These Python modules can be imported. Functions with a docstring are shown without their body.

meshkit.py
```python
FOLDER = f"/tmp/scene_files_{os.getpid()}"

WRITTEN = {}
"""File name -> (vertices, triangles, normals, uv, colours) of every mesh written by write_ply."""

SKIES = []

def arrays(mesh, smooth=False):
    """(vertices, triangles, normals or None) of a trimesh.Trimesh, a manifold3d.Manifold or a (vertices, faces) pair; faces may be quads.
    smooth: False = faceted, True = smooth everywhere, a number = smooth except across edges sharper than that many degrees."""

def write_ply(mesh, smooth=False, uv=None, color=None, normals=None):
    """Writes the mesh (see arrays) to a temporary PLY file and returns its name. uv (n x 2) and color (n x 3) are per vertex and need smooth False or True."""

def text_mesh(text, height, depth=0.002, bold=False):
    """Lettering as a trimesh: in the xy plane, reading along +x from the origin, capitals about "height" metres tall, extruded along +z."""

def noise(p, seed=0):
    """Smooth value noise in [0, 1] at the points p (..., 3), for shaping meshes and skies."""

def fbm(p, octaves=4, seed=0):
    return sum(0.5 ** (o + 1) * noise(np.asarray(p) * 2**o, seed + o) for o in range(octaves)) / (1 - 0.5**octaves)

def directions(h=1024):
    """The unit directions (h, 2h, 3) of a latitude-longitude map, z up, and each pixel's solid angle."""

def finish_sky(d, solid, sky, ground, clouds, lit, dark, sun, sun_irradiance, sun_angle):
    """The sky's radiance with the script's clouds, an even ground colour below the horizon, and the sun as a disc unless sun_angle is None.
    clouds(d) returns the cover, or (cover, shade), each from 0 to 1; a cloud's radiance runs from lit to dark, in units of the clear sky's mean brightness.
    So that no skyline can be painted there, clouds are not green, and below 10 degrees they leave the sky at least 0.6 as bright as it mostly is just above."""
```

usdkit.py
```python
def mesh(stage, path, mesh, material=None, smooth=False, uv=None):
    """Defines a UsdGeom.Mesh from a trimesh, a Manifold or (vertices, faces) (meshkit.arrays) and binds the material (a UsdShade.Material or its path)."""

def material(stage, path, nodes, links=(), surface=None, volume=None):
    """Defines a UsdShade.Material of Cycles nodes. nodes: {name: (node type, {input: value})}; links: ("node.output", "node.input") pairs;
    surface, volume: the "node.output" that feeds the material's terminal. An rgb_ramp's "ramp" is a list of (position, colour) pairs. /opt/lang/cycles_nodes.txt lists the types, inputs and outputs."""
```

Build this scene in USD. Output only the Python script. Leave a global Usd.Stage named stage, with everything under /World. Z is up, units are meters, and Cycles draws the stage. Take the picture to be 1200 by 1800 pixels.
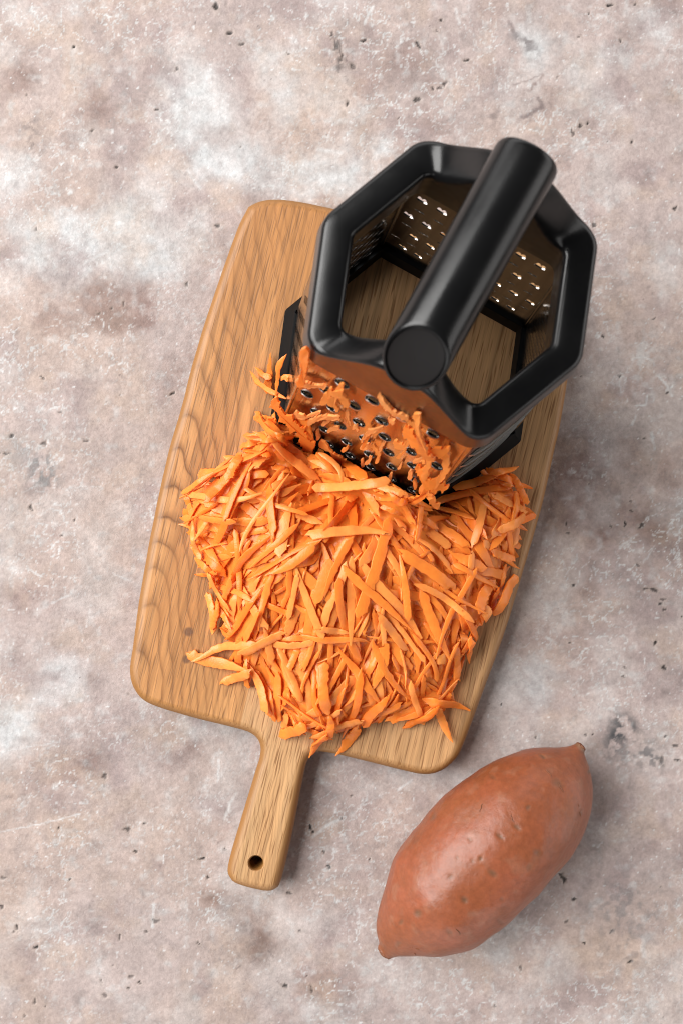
import math, random
import numpy as np, trimesh, shapely
from shapely.geometry import Polygon, Point, LineString
from shapely import affinity
import usdkit
from meshkit import noise, fbm
from pxr import Usd, UsdGeom, UsdLux, UsdShade, Gf, Sdf, Vt

rng = np.random.default_rng(7)
stage = Usd.Stage.CreateInMemory()
UsdGeom.SetStageUpAxis(stage, 'Z')
UsdGeom.Xform.Define(stage, '/World')
UsdGeom.Scope.Define(stage, '/World/Looks')

# ------------------------------------------------------------------ camera
# straight down; the lens stands over the table point (0, 0) at height H
H, F, NX, NY = 0.512, 1660.0, 575.0, 890.0        # NX, NY, F: in pixels of a 1200 wide picture
cam = UsdGeom.Camera.Define(stage, '/World/camera')
cam.AddTranslateOp().Set(Gf.Vec3d(0, 0, H))
cam.CreateHorizontalApertureAttr(24.0)
cam.CreateVerticalApertureAttr(36.0)
cam.CreateFocalLengthAttr(F * 24 / 1200)
cam.CreateHorizontalApertureOffsetAttr((600 - NX) * 24 / 1200)
cam.CreateVerticalApertureOffsetAttr(-(900 - NY) * 24 / 1200)
cam.CreateClippingRangeAttr(Gf.Vec2f(0.02, 50))
cam.CreateFStopAttr(20.0)
cam.CreateFocusDistanceAttr(0.475)
cam.CreateExposureAttr(0.0)


def at(px, py, z):
    """the point of height z that the photograph shows at (px, py)"""
    k = (H - z) / F
    return np.array([(px - NX) * k, -(py - NY) * k, z])


def rect_light(name, pos, target, w, h, intensity, color):
    l = UsdLux.RectLight.Define(stage, '/World/' + name)
    pos, target = np.array(pos, float), np.array(target, float)
    z = pos - target
    z /= np.linalg.norm(z)
    x = np.cross([0, 0, 1.0], z)
    x = x / np.linalg.norm(x) if np.linalg.norm(x) > 1e-6 else np.array([1.0, 0, 0])
    y = np.cross(z, x)
    l.AddTransformOp().Set(Gf.Matrix4d(*x, 0, *y, 0, *z, 0, *pos, 1))
    l.CreateWidthAttr(w)
    l.CreateHeightAttr(h)
    l.CreateIntensityAttr(intensity)
    l.CreateColorAttr(Gf.Vec3f(*color))


# a big window to the left and the pale walls around the table
rect_light('window_light', (-2.0, 0.66, 1.95), (0.05, 0.0, 0.0), 2.5, 2.4, 11.7, (1.0, 0.985, 0.965))
rect_light('ceiling_light', (0.1, 0.0, 2.3), (0.1, 0.0, 0.0), 3.2, 3.2, 0.06, (0.97, 0.98, 1.0))
rect_light('right_wall_light', (1.7, 0.0, 0.55), (0.0, 0.0, 0.1), 2.6, 0.9, 2.4, (1.0, 0.97, 0.95))
rect_light('far_wall_light', (0.0, 1.7, 0.55), (0.0, 0.0, 0.1), 2.6, 0.9, 2.2, (1.0, 0.98, 0.97))
rect_light('near_wall_light', (0.0, -1.7, 0.55), (0.0, 0.0, 0.1), 2.6, 0.9, 1.75, (1.0, 0.98, 0.97))

# ------------------------------------------------------------------ helpers
_used = {}


def path_of(name, parent=None):
    base = (str(parent.GetPath()) if parent is not None else '/World') + '/' + name
    n = _used.get(base, 0)
    _used[base] = n + 1
    return base if n == 0 else f'{base}_{n:03d}'


LABELLED = []


def settle_labels():
    """like labels are told apart by height in the picture"""
    same = {}
    for p, text, y in LABELLED:
        same.setdefault(text, []).append((y, p))
    for text, found in same.items():
        text_ = text.replace('middling ', '') if len(text.split()) > 12 else text
        if len(found) > 1:
            found.sort(key=lambda x: x[0])
            n_ = {2: 'two', 3: 'three', 4: 'four', 5: 'five'}.get(len(found), 'several')
            order_ = ['upper', 'lower'] if len(found) == 2 else ['top', 'second', 'third', 'fourth', 'fifth'][:len(found) - 1] + ['lowest']
            for w_, (_, p) in zip(order_, found):
                p.SetCustomDataByKey('label', f'{text_}, {w_} of {n_}')


def tag(p, label=None, cat=None, group=None, kind=None):
    for k, v in (('label', label), ('category', cat), ('group', group), ('kind', kind)):
        if v:
            p.SetCustomDataByKey(k, v)
    return p


def obj(name, mesh, mat, parent=None, smooth=False):
    return usdkit.mesh(stage, path_of(name, parent), mesh, mat, smooth=smooth).GetPrim()


def thing(name, label, cat, group=None):
    return tag(UsdGeom.Xform.Define(stage, path_of(name)).GetPrim(), label, cat, group)


def primvar(prim, name, values, kind=Sdf.ValueTypeNames.Color3fArray):
    pv = UsdGeom.PrimvarsAPI(prim).CreatePrimvar(name, kind, 'vertex')
    values = np.asarray(values, np.float32)
    pv.Set(Vt.Vec3fArray.FromNumpy(values) if values.ndim == 2 else Vt.FloatArray.FromNumpy(values))


def mat(name, nodes, links=(), surface='p.BSDF'):
    return usdkit.material(stage, '/World/Looks/' + name, nodes, links, surface=surface)


def rot_box(poly):
    return poly


def grid_faces(n, m, closed_n=False, closed_m=False):
    """quads between n stations of m points each"""
    i, j = np.meshgrid(np.arange(n if closed_n else n - 1), np.arange(m if closed_m else m - 1), indexing='ij')
    i, j = i.ravel(), j.ravel()
    i2, j2 = (i + 1) % n, (j + 1) % m
    return np.stack([i * m + j, i2 * m + j, i2 * m + j2, i * m + j2], 1)


def smooth_closed(pts, n=600):
    """closed Catmull-Rom curve through the points, evenly resampled"""
    p = np.asarray(pts, float)
    out = []
    for k in range(len(p)):
        a, b, c, d = p[k - 1], p[k], p[(k + 1) % len(p)], p[(k + 2) % len(p)]
        t = np.linspace(0, 1, 24, endpoint=False)[:, None]
        out.append(0.5 * (2 * b + (c - a) * t + (2 * a - 5 * b + 4 * c - d) * t * t + (3 * b - a - 3 * c + d) * t ** 3))
    return resample(np.vstack(out), n)


def resample(q, n):
    q = np.vstack([q, q[:1]])
    s = np.r_[0, np.cumsum(np.linalg.norm(np.diff(q, axis=0), axis=1))]
    t = np.linspace(0, s[-1], n, endpoint=False)
    return np.stack([np.interp(t, s, q[:, k]) for k in range(2)], 1)


def normals2(p):
    """outward normals of a counter-clockwise closed polyline"""
    t = np.roll(p, -1, 0) - np.roll(p, 1, 0)
    t /= np.linalg.norm(t, axis=1, keepdims=True)
    return np.stack([t[:, 1], -t[:, 0]], 1)


def ccw(p):
    return p if Polygon(p).exterior.is_ccw else p[::-1]


# ------------------------------------------------------------------ materials
M = {}
M['surface'] = mat('mottled_plaster', {
    'a': ('attribute', {'attribute': 'pigment'}),
    'g': ('geometry', {}),
    'n1': ('noise_texture', {'scale': 480.0, 'detail': 7.0, 'roughness': 0.72, 'distortion': 0.6}),
    'r1': ('map_range', {'from_min': 0.28, 'from_max': 0.72, 'to_min': 0.82, 'to_max': 1.17}),
    'mul': ('mix', {'mix_type': 'multiply', 'fac': 1.0}),
    'n2': ('noise_texture', {'scale': 420.0, 'detail': 6.0, 'roughness': 0.7}),
    'b': ('bump', {'strength': 0.5, 'distance': 0.0007}),
    'p': ('principled_bsdf', {'roughness': 0.58, 'specular_ior_level': 0.35}),
}, [('g.position', 'n1.vector'), ('g.position', 'n2.vector'), ('n1.fac', 'r1.value'), ('a.color', 'mul.color1'), ('r1.result', 'mul.color2'),
    ('mul.color', 'p.base_color'), ('n2.fac', 'b.height'), ('b.normal', 'p.normal')])

# board frame: along = from the handle towards the far end
BO = at(600, 860, 0.018)
bang = math.atan2(1140, 270)
BV = np.array([math.cos(bang), math.sin(bang)])
BU = np.array([BV[1], -BV[0]])


def oak(name):
    brot = -(bang - math.pi / 2)     # turns world into board axes
    return mat(name, {
        'g': ('geometry', {}),
        'sh': ('vector_math', {'math_type': 'subtract', 'vector2': (BO[0], BO[1], 0.0)}),
        'ro': ('vector_rotate', {'rotate_type': 'z_axis', 'angle': brot}),
        'edge': ('attribute', {'attribute': 'edge'}),
        # slow wander of the grain
        'mw': ('mapping', {'scale': (34.0, 20.0, 34.0)}),
        'nw': ('noise_texture', {'scale': 1.0, 'detail': 3.0, 'roughness': 0.55}),
        'w1': ('math', {'math_type': 'multiply_add', 'value2': 0.016, 'value3': -0.008}),
        'xyz': ('separate_xyz', {}),
        # growth rings: cathedral arches about u = -0.078, k v + c (u - u0)^2
        'u0': ('math', {'math_type': 'add', 'value2': 0.0873}),
        'uu': ('math', {'math_type': 'add'}),
        'usq': ('math', {'math_type': 'multiply'}),
        'uq': ('math', {'math_type': 'multiply_add', 'value2': 900.0, 'value3': 2.07}),
        'uc': ('math', {'math_type': 'multiply_add', 'value3': 0.0001}),
        'us': ('math', {'math_type': 'sqrt'}),
        'vk': ('math', {'math_type': 'multiply_add', 'value2': 0.55}),
        'vn': ('math', {'math_type': 'multiply_add', 'value2': 0.030}),
        'fr': ('math', {'math_type': 'multiply', 'value2': 95.0}),
        'ph': ('math', {'math_type': 'fraction'}),
        'ring': ('rgb_ramp', {'ramp': [(0.0, (0.30, 0.24, 0.18)), (0.05, (0.52, 0.46, 0.40)), (0.25, (0.88, 0.86, 0.84)), (0.65, (1, 1, 1)), (0.9, (0.86, 0.84, 0.82)), (1.0, (0.30, 0.24, 0.18))]}),
        # patchy ring strength
        'lm': ('map_range', {'from_min': -0.075, 'from_max': -0.035, 'to_min': 1.0, 'to_max': 0.42, 'clamp': True}),
        'ly': ('map_range', {'from_min': -0.01, 'from_max': 0.07, 'to_min': 1.0, 'to_max': 0.5, 'clamp': True}),
        'lyx': ('math', {'math_type': 'multiply'}),
        'rl': ('math', {'math_type': 'multiply'}),
        'mp': ('mapping', {'scale': (30.0, 10.0, 30.0), 'location': (3.0, 1.0, 0.0)}),
        'np': ('noise_texture', {'scale': 1.0, 'detail': 2.0}),
        'rp': ('map_range', {'from_min': 0.35, 'from_max': 0.65, 'to_min': 0.40, 'to_max': 1.0, 'clamp': True}),
        # long fibres
        'mf': ('mapping', {'scale': (430.0, 8.0, 430.0)}),
        'nf': ('noise_texture', {'scale': 1.0, 'detail': 4.0, 'roughness': 0.6}),
        'rf': ('map_range', {'from_min': 0.27, 'from_max': 0.73, 'to_min': 0.62, 'to_max': 1.32}),
        # short dark pores
        'mo': ('mapping', {'scale': (1700.0, 70.0, 1700.0)}),
        'no': ('noise_texture', {'scale': 1.0, 'detail': 0.0}),
        'ro2': ('map_range', {'from_min': 0.59, 'from_max': 0.72, 'to_min': 0.0, 'to_max': 0.78, 'clamp': True}),
        # broad tone, staves
        'mt': ('mapping', {'scale': (38.0, 4.5, 38.0)}),
        'nt': ('noise_texture', {'scale': 1.0, 'detail': 4.0, 'distortion': 0.4}),
        'st': ('map_range', {'from_min': -0.0235, 'from_max': -0.0225, 'to_min': 0.0, 'to_max': 1.0, 'clamp': True}),
        'tone': ('mix', {'color1': (0.48, 0.240, 0.090), 'color2': (0.50, 0.300, 0.145)}),
        'tone2': ('mix', {'color2': (0.38, 0.168, 0.054)}),
        'vt': ('map_range', {'from_min': 0.02, 'from_max': 0.13, 'to_min': 0.0, 'to_max': 0.16, 'clamp': True}),
        'va': ('math', {'math_type': 'add'}),
        'rt': ('map_range', {'from_min': 0.4, 'from_max': 0.62, 'to_min': 0.0, 'to_max': 0.95, 'clamp': True}),
        'ivt': ('map_range', {'to_min': 1.0, 'to_max': 0.3}),
        'rtm': ('math', {'math_type': 'multiply'}),
        'c1': ('mix', {'mix_type': 'multiply'}),
        'c2': ('mix', {'mix_type': 'multiply', 'fac': 1.0}),
        'c3': ('mix', {'color2': (0.19, 0.085, 0.030)}),
        'ce': ('mix', {'color2': (0.25, 0.110, 0.027)}),
        # two small knots
        'k1': ('vector_math', {'math_type': 'distance', 'vector2': tuple(at(332, 1111, 0.018))}),
        'k2': ('vector_math', {'math_type': 'distance', 'vector2': tuple(at(328, 1160, 0.018))}),
        'k3': ('vector_math', {'math_type': 'distance', 'vector2': tuple(at(342, 715, 0.018))}),
        'km': ('math', {'math_type': 'minimum'}),
        'kn': ('math', {'math_type': 'multiply_add', 'value2': 0.006}),
        'kr': ('map_range', {'from_min': 0.0042, 'from_max': 0.0054, 'to_min': 0.85, 'to_max': 0.0, 'clamp': True}),
        'ck': ('mix', {'color2': (0.13, 0.06, 0.03)}),
        'h1': ('math', {'math_type': 'multiply_add', 'value2': -0.8}),
        'b': ('bump', {'strength': 0.16, 'distance': 0.0004}),
        'p': ('principled_bsdf', {'roughness': 0.46, 'specular_ior_level': 0.4}),
    }, [('g.position', 'sh.vector1'), ('sh.vector', 'ro.vector'), ('ro.vector', 'mw.vector'), ('mw.vector', 'nw.vector'), ('nw.fac', 'w1.value1'),
        ('ro.vector', 'xyz.vector'), ('xyz.x', 'u0.value1'), ('u0.value', 'uu.value1'), ('w1.value', 'uu.value2'), ('uu.value', 'usq.value1'), ('uu.value', 'usq.value2'),
        ('usq.value', 'uq.value1'), ('uq.value', 'uc.value1'), ('usq.value', 'uc.value2'), ('xyz.y', 'vk.value1'), ('uc.value', 'us.value1'), ('us.value', 'vk.value3'), ('np.fac', 'vn.value1'), ('vk.value', 'vn.value3'), ('vn.value', 'fr.value1'), ('fr.value', 'ph.value1'), ('ph.value', 'ring.fac'),
        ('ro.vector', 'mp.vector'), ('mp.vector', 'np.vector'), ('np.fac', 'rp.value'),
        ('ro.vector', 'mf.vector'), ('mf.vector', 'nf.vector'), ('nf.fac', 'rf.value'),
        ('ro.vector', 'mo.vector'), ('mo.vector', 'no.vector'), ('no.fac', 'ro2.value'),
        ('ro.vector', 'mt.vector'), ('mt.vector', 'nt.vector'), ('xyz.x', 'st.value'), ('st.result', 'tone.fac'),
        ('xyz.y', 'vt.value'), ('vt.result', 'va.value1'), ('nt.fac', 'va.value2'), ('va.value', 'rt.value'), ('st.result', 'ivt.value'), ('rt.result', 'rtm.value1'), ('ivt.result', 'rtm.value2'), ('rtm.value', 'tone2.fac'), ('tone.color', 'tone2.color1'),
        ('tone2.color', 'c1.color1'), ('ring.color', 'c1.color2'), ('xyz.x', 'lm.value'), ('xyz.y', 'ly.value'), ('lm.result', 'lyx.value1'), ('ly.result', 'lyx.value2'), ('lyx.value', 'rl.value1'), ('rp.result', 'rl.value2'), ('rl.value', 'c1.fac'),
        ('c1.color', 'c2.color1'), ('rf.result', 'c2.color2'), ('c2.color', 'c3.color1'), ('ro2.result', 'c3.fac'),
        ('g.position', 'k1.vector1'), ('g.position', 'k2.vector1'), ('g.position', 'k3.vector1'), ('k1.value', 'km.value1'), ('k2.value', 'km.value2'), ('nw.fac', 'kn.value1'), ('km.value', 'kn.value3'),
        ('kn.value', 'kr.value'), ('c3.color', 'ck.color1'), ('kr.result', 'ck.fac'),
        ('ck.color', 'ce.color1'), ('edge.fac', 'ce.fac'), ('ce.color', 'p.base_color'),
        ('ro2.result', 'h1.value1'), ('nf.fac', 'h1.value3'), ('h1.value', 'b.height'), ('b.normal', 'p.normal')])


M['oak'] = oak('oiled_oak')
M['cap'] = mat('satin_black_plastic', {'p': ('principled_bsdf', {'base_color': (0.007, 0.006, 0.006), 'roughness': 0.42, 'specular_ior_level': 0.25})})
M['plastic'] = mat('black_plastic', {
    'g': ('geometry', {}),
    'n': ('noise_texture', {'scale': 60.0, 'detail': 4.0}),
    'r': ('map_range', {'from_min': 0.3, 'from_max': 0.7, 'to_min': 0.22, 'to_max': 0.33}),
    'n2': ('noise_texture', {'scale': 1500.0, 'detail': 2.0}),
    'b': ('bump', {'strength': 0.06, 'distance': 0.0002}),
    'p': ('principled_bsdf', {'base_color': (0.0042, 0.0042, 0.0045), 'specular_ior_level': 0.36}),
}, [('g.position', 'n.vector'), ('n.fac', 'r.value'), ('r.result', 'p.roughness'), ('g.position', 'n2.vector'), ('n2.fac', 'b.height'), ('b.normal', 'p.normal')])
M['rubber'] = mat('black_rubber', {
    'g': ('geometry', {}),
    'n': ('noise_texture', {'scale': 700.0, 'detail': 3.0}),
    'b': ('bump', {'strength': 0.15, 'distance': 0.0003}),
    'p': ('principled_bsdf', {'base_color': (0.006, 0.0065, 0.007), 'roughness': 0.6, 'specular_ior_level': 0.06}),
}, [('g.position', 'n.vector'), ('n.fac', 'b.height'), ('b.normal', 'p.normal')])
M['edge'] = mat('cut_steel_edge', {'p': ('principled_bsdf', {'base_color': (0.52, 0.50, 0.48), 'metallic': 1.0, 'roughness': 0.34})})
M['steel'] = mat('stainless_steel', {
    'g': ('geometry', {}),
    'n': ('noise_texture', {'scale': 45.0, 'detail': 4.0, 'roughness': 0.6}),
    'r': ('map_range', {'from_min': 0.3, 'from_max': 0.7, 'to_min': 0.10, 'to_max': 0.20}),
    'c': ('rgb_ramp', {'ramp': [(0.3, (0.25, 0.235, 0.22)), (0.7, (0.35, 0.335, 0.32))]}),
    'p': ('principled_bsdf', {'metallic': 1.0}),
}, [('g.position', 'n.vector'), ('n.fac', 'r.value'), ('r.result', 'p.roughness'), ('n.fac', 'c.fac'), ('c.color', 'p.base_color')])


def flesh(name, c, through=0.32):
    """wet grated root: part of the light passes through the thin strips"""
    return mat(name, {
        'g': ('geometry', {}),
        'n': ('noise_texture', {'scale': 240.0, 'detail': 4.0, 'roughness': 0.6}),
        'r': ('rgb_ramp', {'ramp': [(0.3, tuple(0.9 * x for x in c)), (0.7, tuple(min(0.99, 1.12 * x) for x in c))]}),
        'n2': ('noise_texture', {'scale': 900.0, 'detail': 4.0}),
        'b': ('bump', {'strength': 0.35, 'distance': 0.0005}),
        'p': ('principled_bsdf', {'roughness': 0.33, 'specular_ior_level': 0.45}),
        't': ('translucent_bsdf', {'color': tuple(min(0.99, 1.15 * x) for x in c)}),
        'x': ('mix_closure', {'fac': through}),
    }, [('g.position', 'n.vector'), ('n.fac', 'r.fac'), ('r.color', 'p.base_color'), ('g.position', 'n2.vector'), ('n2.fac', 'b.height'), ('b.normal', 'p.normal'),
        ('p.BSDF', 'x.closure1'), ('t.BSDF', 'x.closure2')], surface='x.closure')


M['flesh'] = [flesh('sweet_potato_flesh', (0.998, 0.295, 0.045)), flesh('sweet_potato_flesh_deep', (0.998, 0.255, 0.030)), flesh('sweet_potato_flesh_pale', (0.998, 0.355, 0.078))]
M['flake'] = flesh('drying_flesh', (0.95, 0.37, 0.11), 0.25)

M['skin'] = mat('sweet_potato_skin', {
    'a': ('attribute', {'attribute': 'pigment'}),
    'g': ('geometry', {}),
    'n': ('noise_texture', {'scale': 330.0, 'detail': 6.0, 'roughness': 0.7}),
    'r': ('map_range', {'from_min': 0.3, 'from_max': 0.7, 'to_min': 0.84, 'to_max': 1.16}),
    'm': ('mix', {'mix_type': 'multiply', 'fac': 1.0}),
    'n2': ('noise_texture', {'scale': 420.0, 'detail': 6.0, 'roughness': 0.7}),
    'b': ('bump', {'strength': 0.38, 'distance': 0.0006}),
    'p': ('principled_bsdf', {'roughness': 0.38, 'specular_ior_level': 0.45, 'subsurface_weight': 0.05, 'subsurface_radius': (1.0, 0.3, 0.15), 'subsurface_scale': 0.003}),
}, [('g.position', 'n.vector'), ('n.fac', 'r.value'), ('a.color', 'm.color1'), ('r.result', 'm.color2'), ('m.color', 'p.base_color'), ('g.position', 'n2.vector'), ('n2.fac', 'b.height'), ('b.normal', 'p.normal')])
M['root'] = mat('dry_root_scar', {'p': ('principled_bsdf', {'base_color': (0.17, 0.062, 0.027), 'roughness': 0.7})})

# ------------------------------------------------------------------ the plaster surface
def wide(lo, hi, step, margin, coarse):
    return np.r_[np.arange(lo - margin, lo, coarse), np.arange(lo, hi, step), np.arange(hi, hi + margin, coarse)]


gx, gy = wide(-0.183, 0.200, 0.00072, 0.60, 0.008), wide(-0.288, 0.282, 0.00072, 0.60, 0.008)
X, Y = np.meshgrid(gx, gy, indexing='ij')
P3 = np.stack([X, Y, 0 * X], -1)
PX, PY = NX + X * F / H, NY - Y * F / H                      # where the photograph shows each point of the table


def nz(scale, octaves=4, seed=0, shift=0.0):
    return fbm(P3 * scale + np.array([shift, 3.1, seed * 1.7]), octaves, seed)


warp = 46 * (nz(38, 4, 11) - 0.5) * 2, 46 * (nz(38, 4, 12) - 0.5) * 2
fine_warp = 9 * (nz(420, 3, 13) - 0.5) * 2, 9 * (nz(420, 3, 14) - 0.5) * 2


def stamp(x, y, rx, ry=None, angle=0.0, soft=True):
    ry = ry or rx
    dx, dy = PX + warp[0] + fine_warp[0] - x, PY + warp[1] + fine_warp[1] - y
    c, s = math.cos(math.radians(angle)), math.sin(math.radians(angle))
    return np.exp(-((dx * c + dy * s) / rx) ** 2 - ((-dx * s + dy * c) / ry) ** 2)


grey = np.zeros_like(X)
for x, y, rx, ry, w in [(110, 430, 120, 80, 1), (210, 400, 90, 70, .8), (345, 170, 60, 80, .9), (560, 310, 120, 45, 1), (400, 280, 70, 40, .7), (20, 300, 70, 90, .8), (90, 1190, 80, 70, 1), (40, 1280, 60, 80, .9), (470, 50, 60, 80, .5),
                     (930, 70, 40, 60, .9), (140, 560, 60, 40, .7), (60, 700, 50, 60, .6), (1130, 1600, 90, 120, .7), (1080, 1700, 120, 60, .6), (960, 1180, 50, 60, .5), (330, 1270, 60, 30, .5), (1060, 1100, 60, 40, .4), (530, 1240, 90, 60, .3),
                     (1160, 40, 60, 40, .4), (680, 246, 22, 22, .9), (560, 1600, 70, 60, .5), (1120, 1420, 80, 50, .4), (140, 860, 50, 60, .35), (700, 1740, 160, 40, .35), (340, 1640, 60, 40, .4), (80, 1660, 60, 40, .4)]:
    grey = np.maximum(grey, w * stamp(x, y, rx, ry))
brown = np.zeros_like(X)
for x, y, rx, ry, w in [(50, 120, 50, 50, .9), (330, 260, 40, 50, .8), (190, 210, 60, 40, .6), (575, 60, 50, 60, 1), (640, 120, 60, 50, .6), (740, 140, 120, 60, .5), (80, 570, 70, 40, .8), (200, 540, 70, 40, .8), (960, 880, 80, 70, 1), (1130, 930, 90, 60, 1), (1060, 840, 150, 40, .8),
                     (1130, 1060, 60, 80, .8), (1020, 1010, 60, 70, .6), (250, 1150, 60, 90, .35), (380, 1590, 90, 50, .8), (450, 1660, 110, 40, .7), (130, 1340, 90, 60, .7), (180, 1480, 120, 60, .6), (40, 1400, 50, 60, .6), (560, 1750, 120, 40, .6), (1080, 1560, 50, 60, .5),
                     (1050, 620, 90, 100, .5), (1130, 300, 100, 120, .35), (210, 700, 70, 60, .4), (280, 800, 60, 60, .4), (880, 190, 90, 50, .5), (940, 1450, 70, 50, .4), (1150, 1480, 70, 40, .5), (60, 820, 50, 40, .6), (160, 240, 50, 30, .7), (150, 1040, 80, 40, .5)]:
    brown = np.maximum(brown, w * stamp(x, y, rx, ry))
g_n, b_n = nz(22, 6, 21), nz(24, 6, 22)
grey = np.clip(1.5 * grey + 5.5 * (g_n - 0.575) - 0.18, 0, 1)
brown = np.clip(1.4 * brown + 5.5 * (b_n - 0.585) - 0.18, 0, 1)
tan = np.clip(3.0 * (nz(17, 4, 23) - 0.50), 0, 1)
col = np.array([0.560, 0.462, 0.436])[None, None] * np.ones(X.shape + (1,))


def blend(c, k):
    global col
    k = np.clip(k, 0, 1)[..., None]
    col = col * (1 - k) + np.array(c) * k


blend((0.585, 0.440, 0.360), tan * 0.6)
blend((0.315, 0.222, 0.200), brown * (0.75 + 1.2 * (nz(160, 3, 24) - 0.3)) * 1.15)
blend((0.44, 0.315, 0.245), np.clip(brown * tan, 0, 1) * 0.6)
blend((0.735, 0.742, 0.750), grey * (0.6 + 1.0 * (nz(120, 4, 25) - 0.3)) * 1.0)
# warmer, mauve and chalky veils
blend((0.60, 0.465, 0.385), np.clip((nz(58, 5, 81) - 0.53) * 6, 0, 1) * 0.5)
blend((0.40, 0.315, 0.305), np.clip((nz(44, 6, 82) - 0.55) * 7, 0, 1) * 0.7)
blend((0.72, 0.665, 0.645), np.clip((nz(40, 5, 83) - 0.57) * 7, 0, 1) * 0.4)
# brushed clouds, pale flecks and fibres, grey grain
blend((0.70, 0.69, 0.685), np.clip((nz(210, 4, 26) - 0.60) * 6, 0, 1) * 0.45)
blend((0.34, 0.29, 0.28), np.clip((nz(190, 4, 27) - 0.62) * 6, 0, 1) * 0.34)
ridge = 1 - np.abs(nz(150, 4, 28) - 0.5) * 2
blend((0.76, 0.755, 0.75), np.clip((ridge - 0.965) * 40, 0, 1) * np.clip((nz(34, 3, 29) - 0.44) * 6, 0, 1) * 0.8)
ridge2 = 1 - np.abs(nz(260, 3, 30) - 0.5) * 2
blend((0.33, 0.30, 0.30), np.clip((ridge2 - 0.965) * 30, 0, 1) * np.clip((nz(24, 3, 31) - 0.52) * 7, 0, 1) * 0.45)
h = nz(560, 2, 38)
blend((0.12, 0.10, 0.095), np.clip((h - 0.80) * 14, 0, 1) * np.clip((nz(20, 3, 39) - 0.42) * 6, 0, 1) * 0.8)
h = nz(700, 2, 32)
blend((0.86, 0.86, 0.86), np.clip((h - 0.74) * 14, 0, 1) * 0.85)
h = nz(430, 2, 84)
blend((0.84, 0.84, 0.84), np.clip((h - 0.775) * 16, 0, 1) * np.clip((nz(30, 3, 85) - 0.40) * 5, 0, 1) * 0.8)


def stroke(pts, width, c, amount):
    """a scratch or a smear of chalk along a polyline"""
    pts = np.array(pts, float)
    lo, hi = pts.min(0) - 14, pts.max(0) + 14
    i = np.where((gx > (lo[0] - NX) * H / F) & (gx < (hi[0] - NX) * H / F))[0]
    j = np.where((gy > -(hi[1] - NY) * H / F) & (gy < -(lo[1] - NY) * H / F))[0]
    if not len(i) or not len(j):
        return
    sl = np.ix_(i, j)
    d = shapely.distance(LineString(pts), shapely.points(PX[sl] + 0.3 * fine_warp[0][sl], PY[sl] + 0.3 * fine_warp[1][sl]))
    k = (np.clip(1.3 - d / width, 0, 1) * amount * np.clip(0.4 + 1.6 * (nz(300, 2, 86)[sl] - 0.25), 0, 1))[..., None]
    col[sl] = col[sl] * (1 - k) + np.array(c) * k


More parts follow.
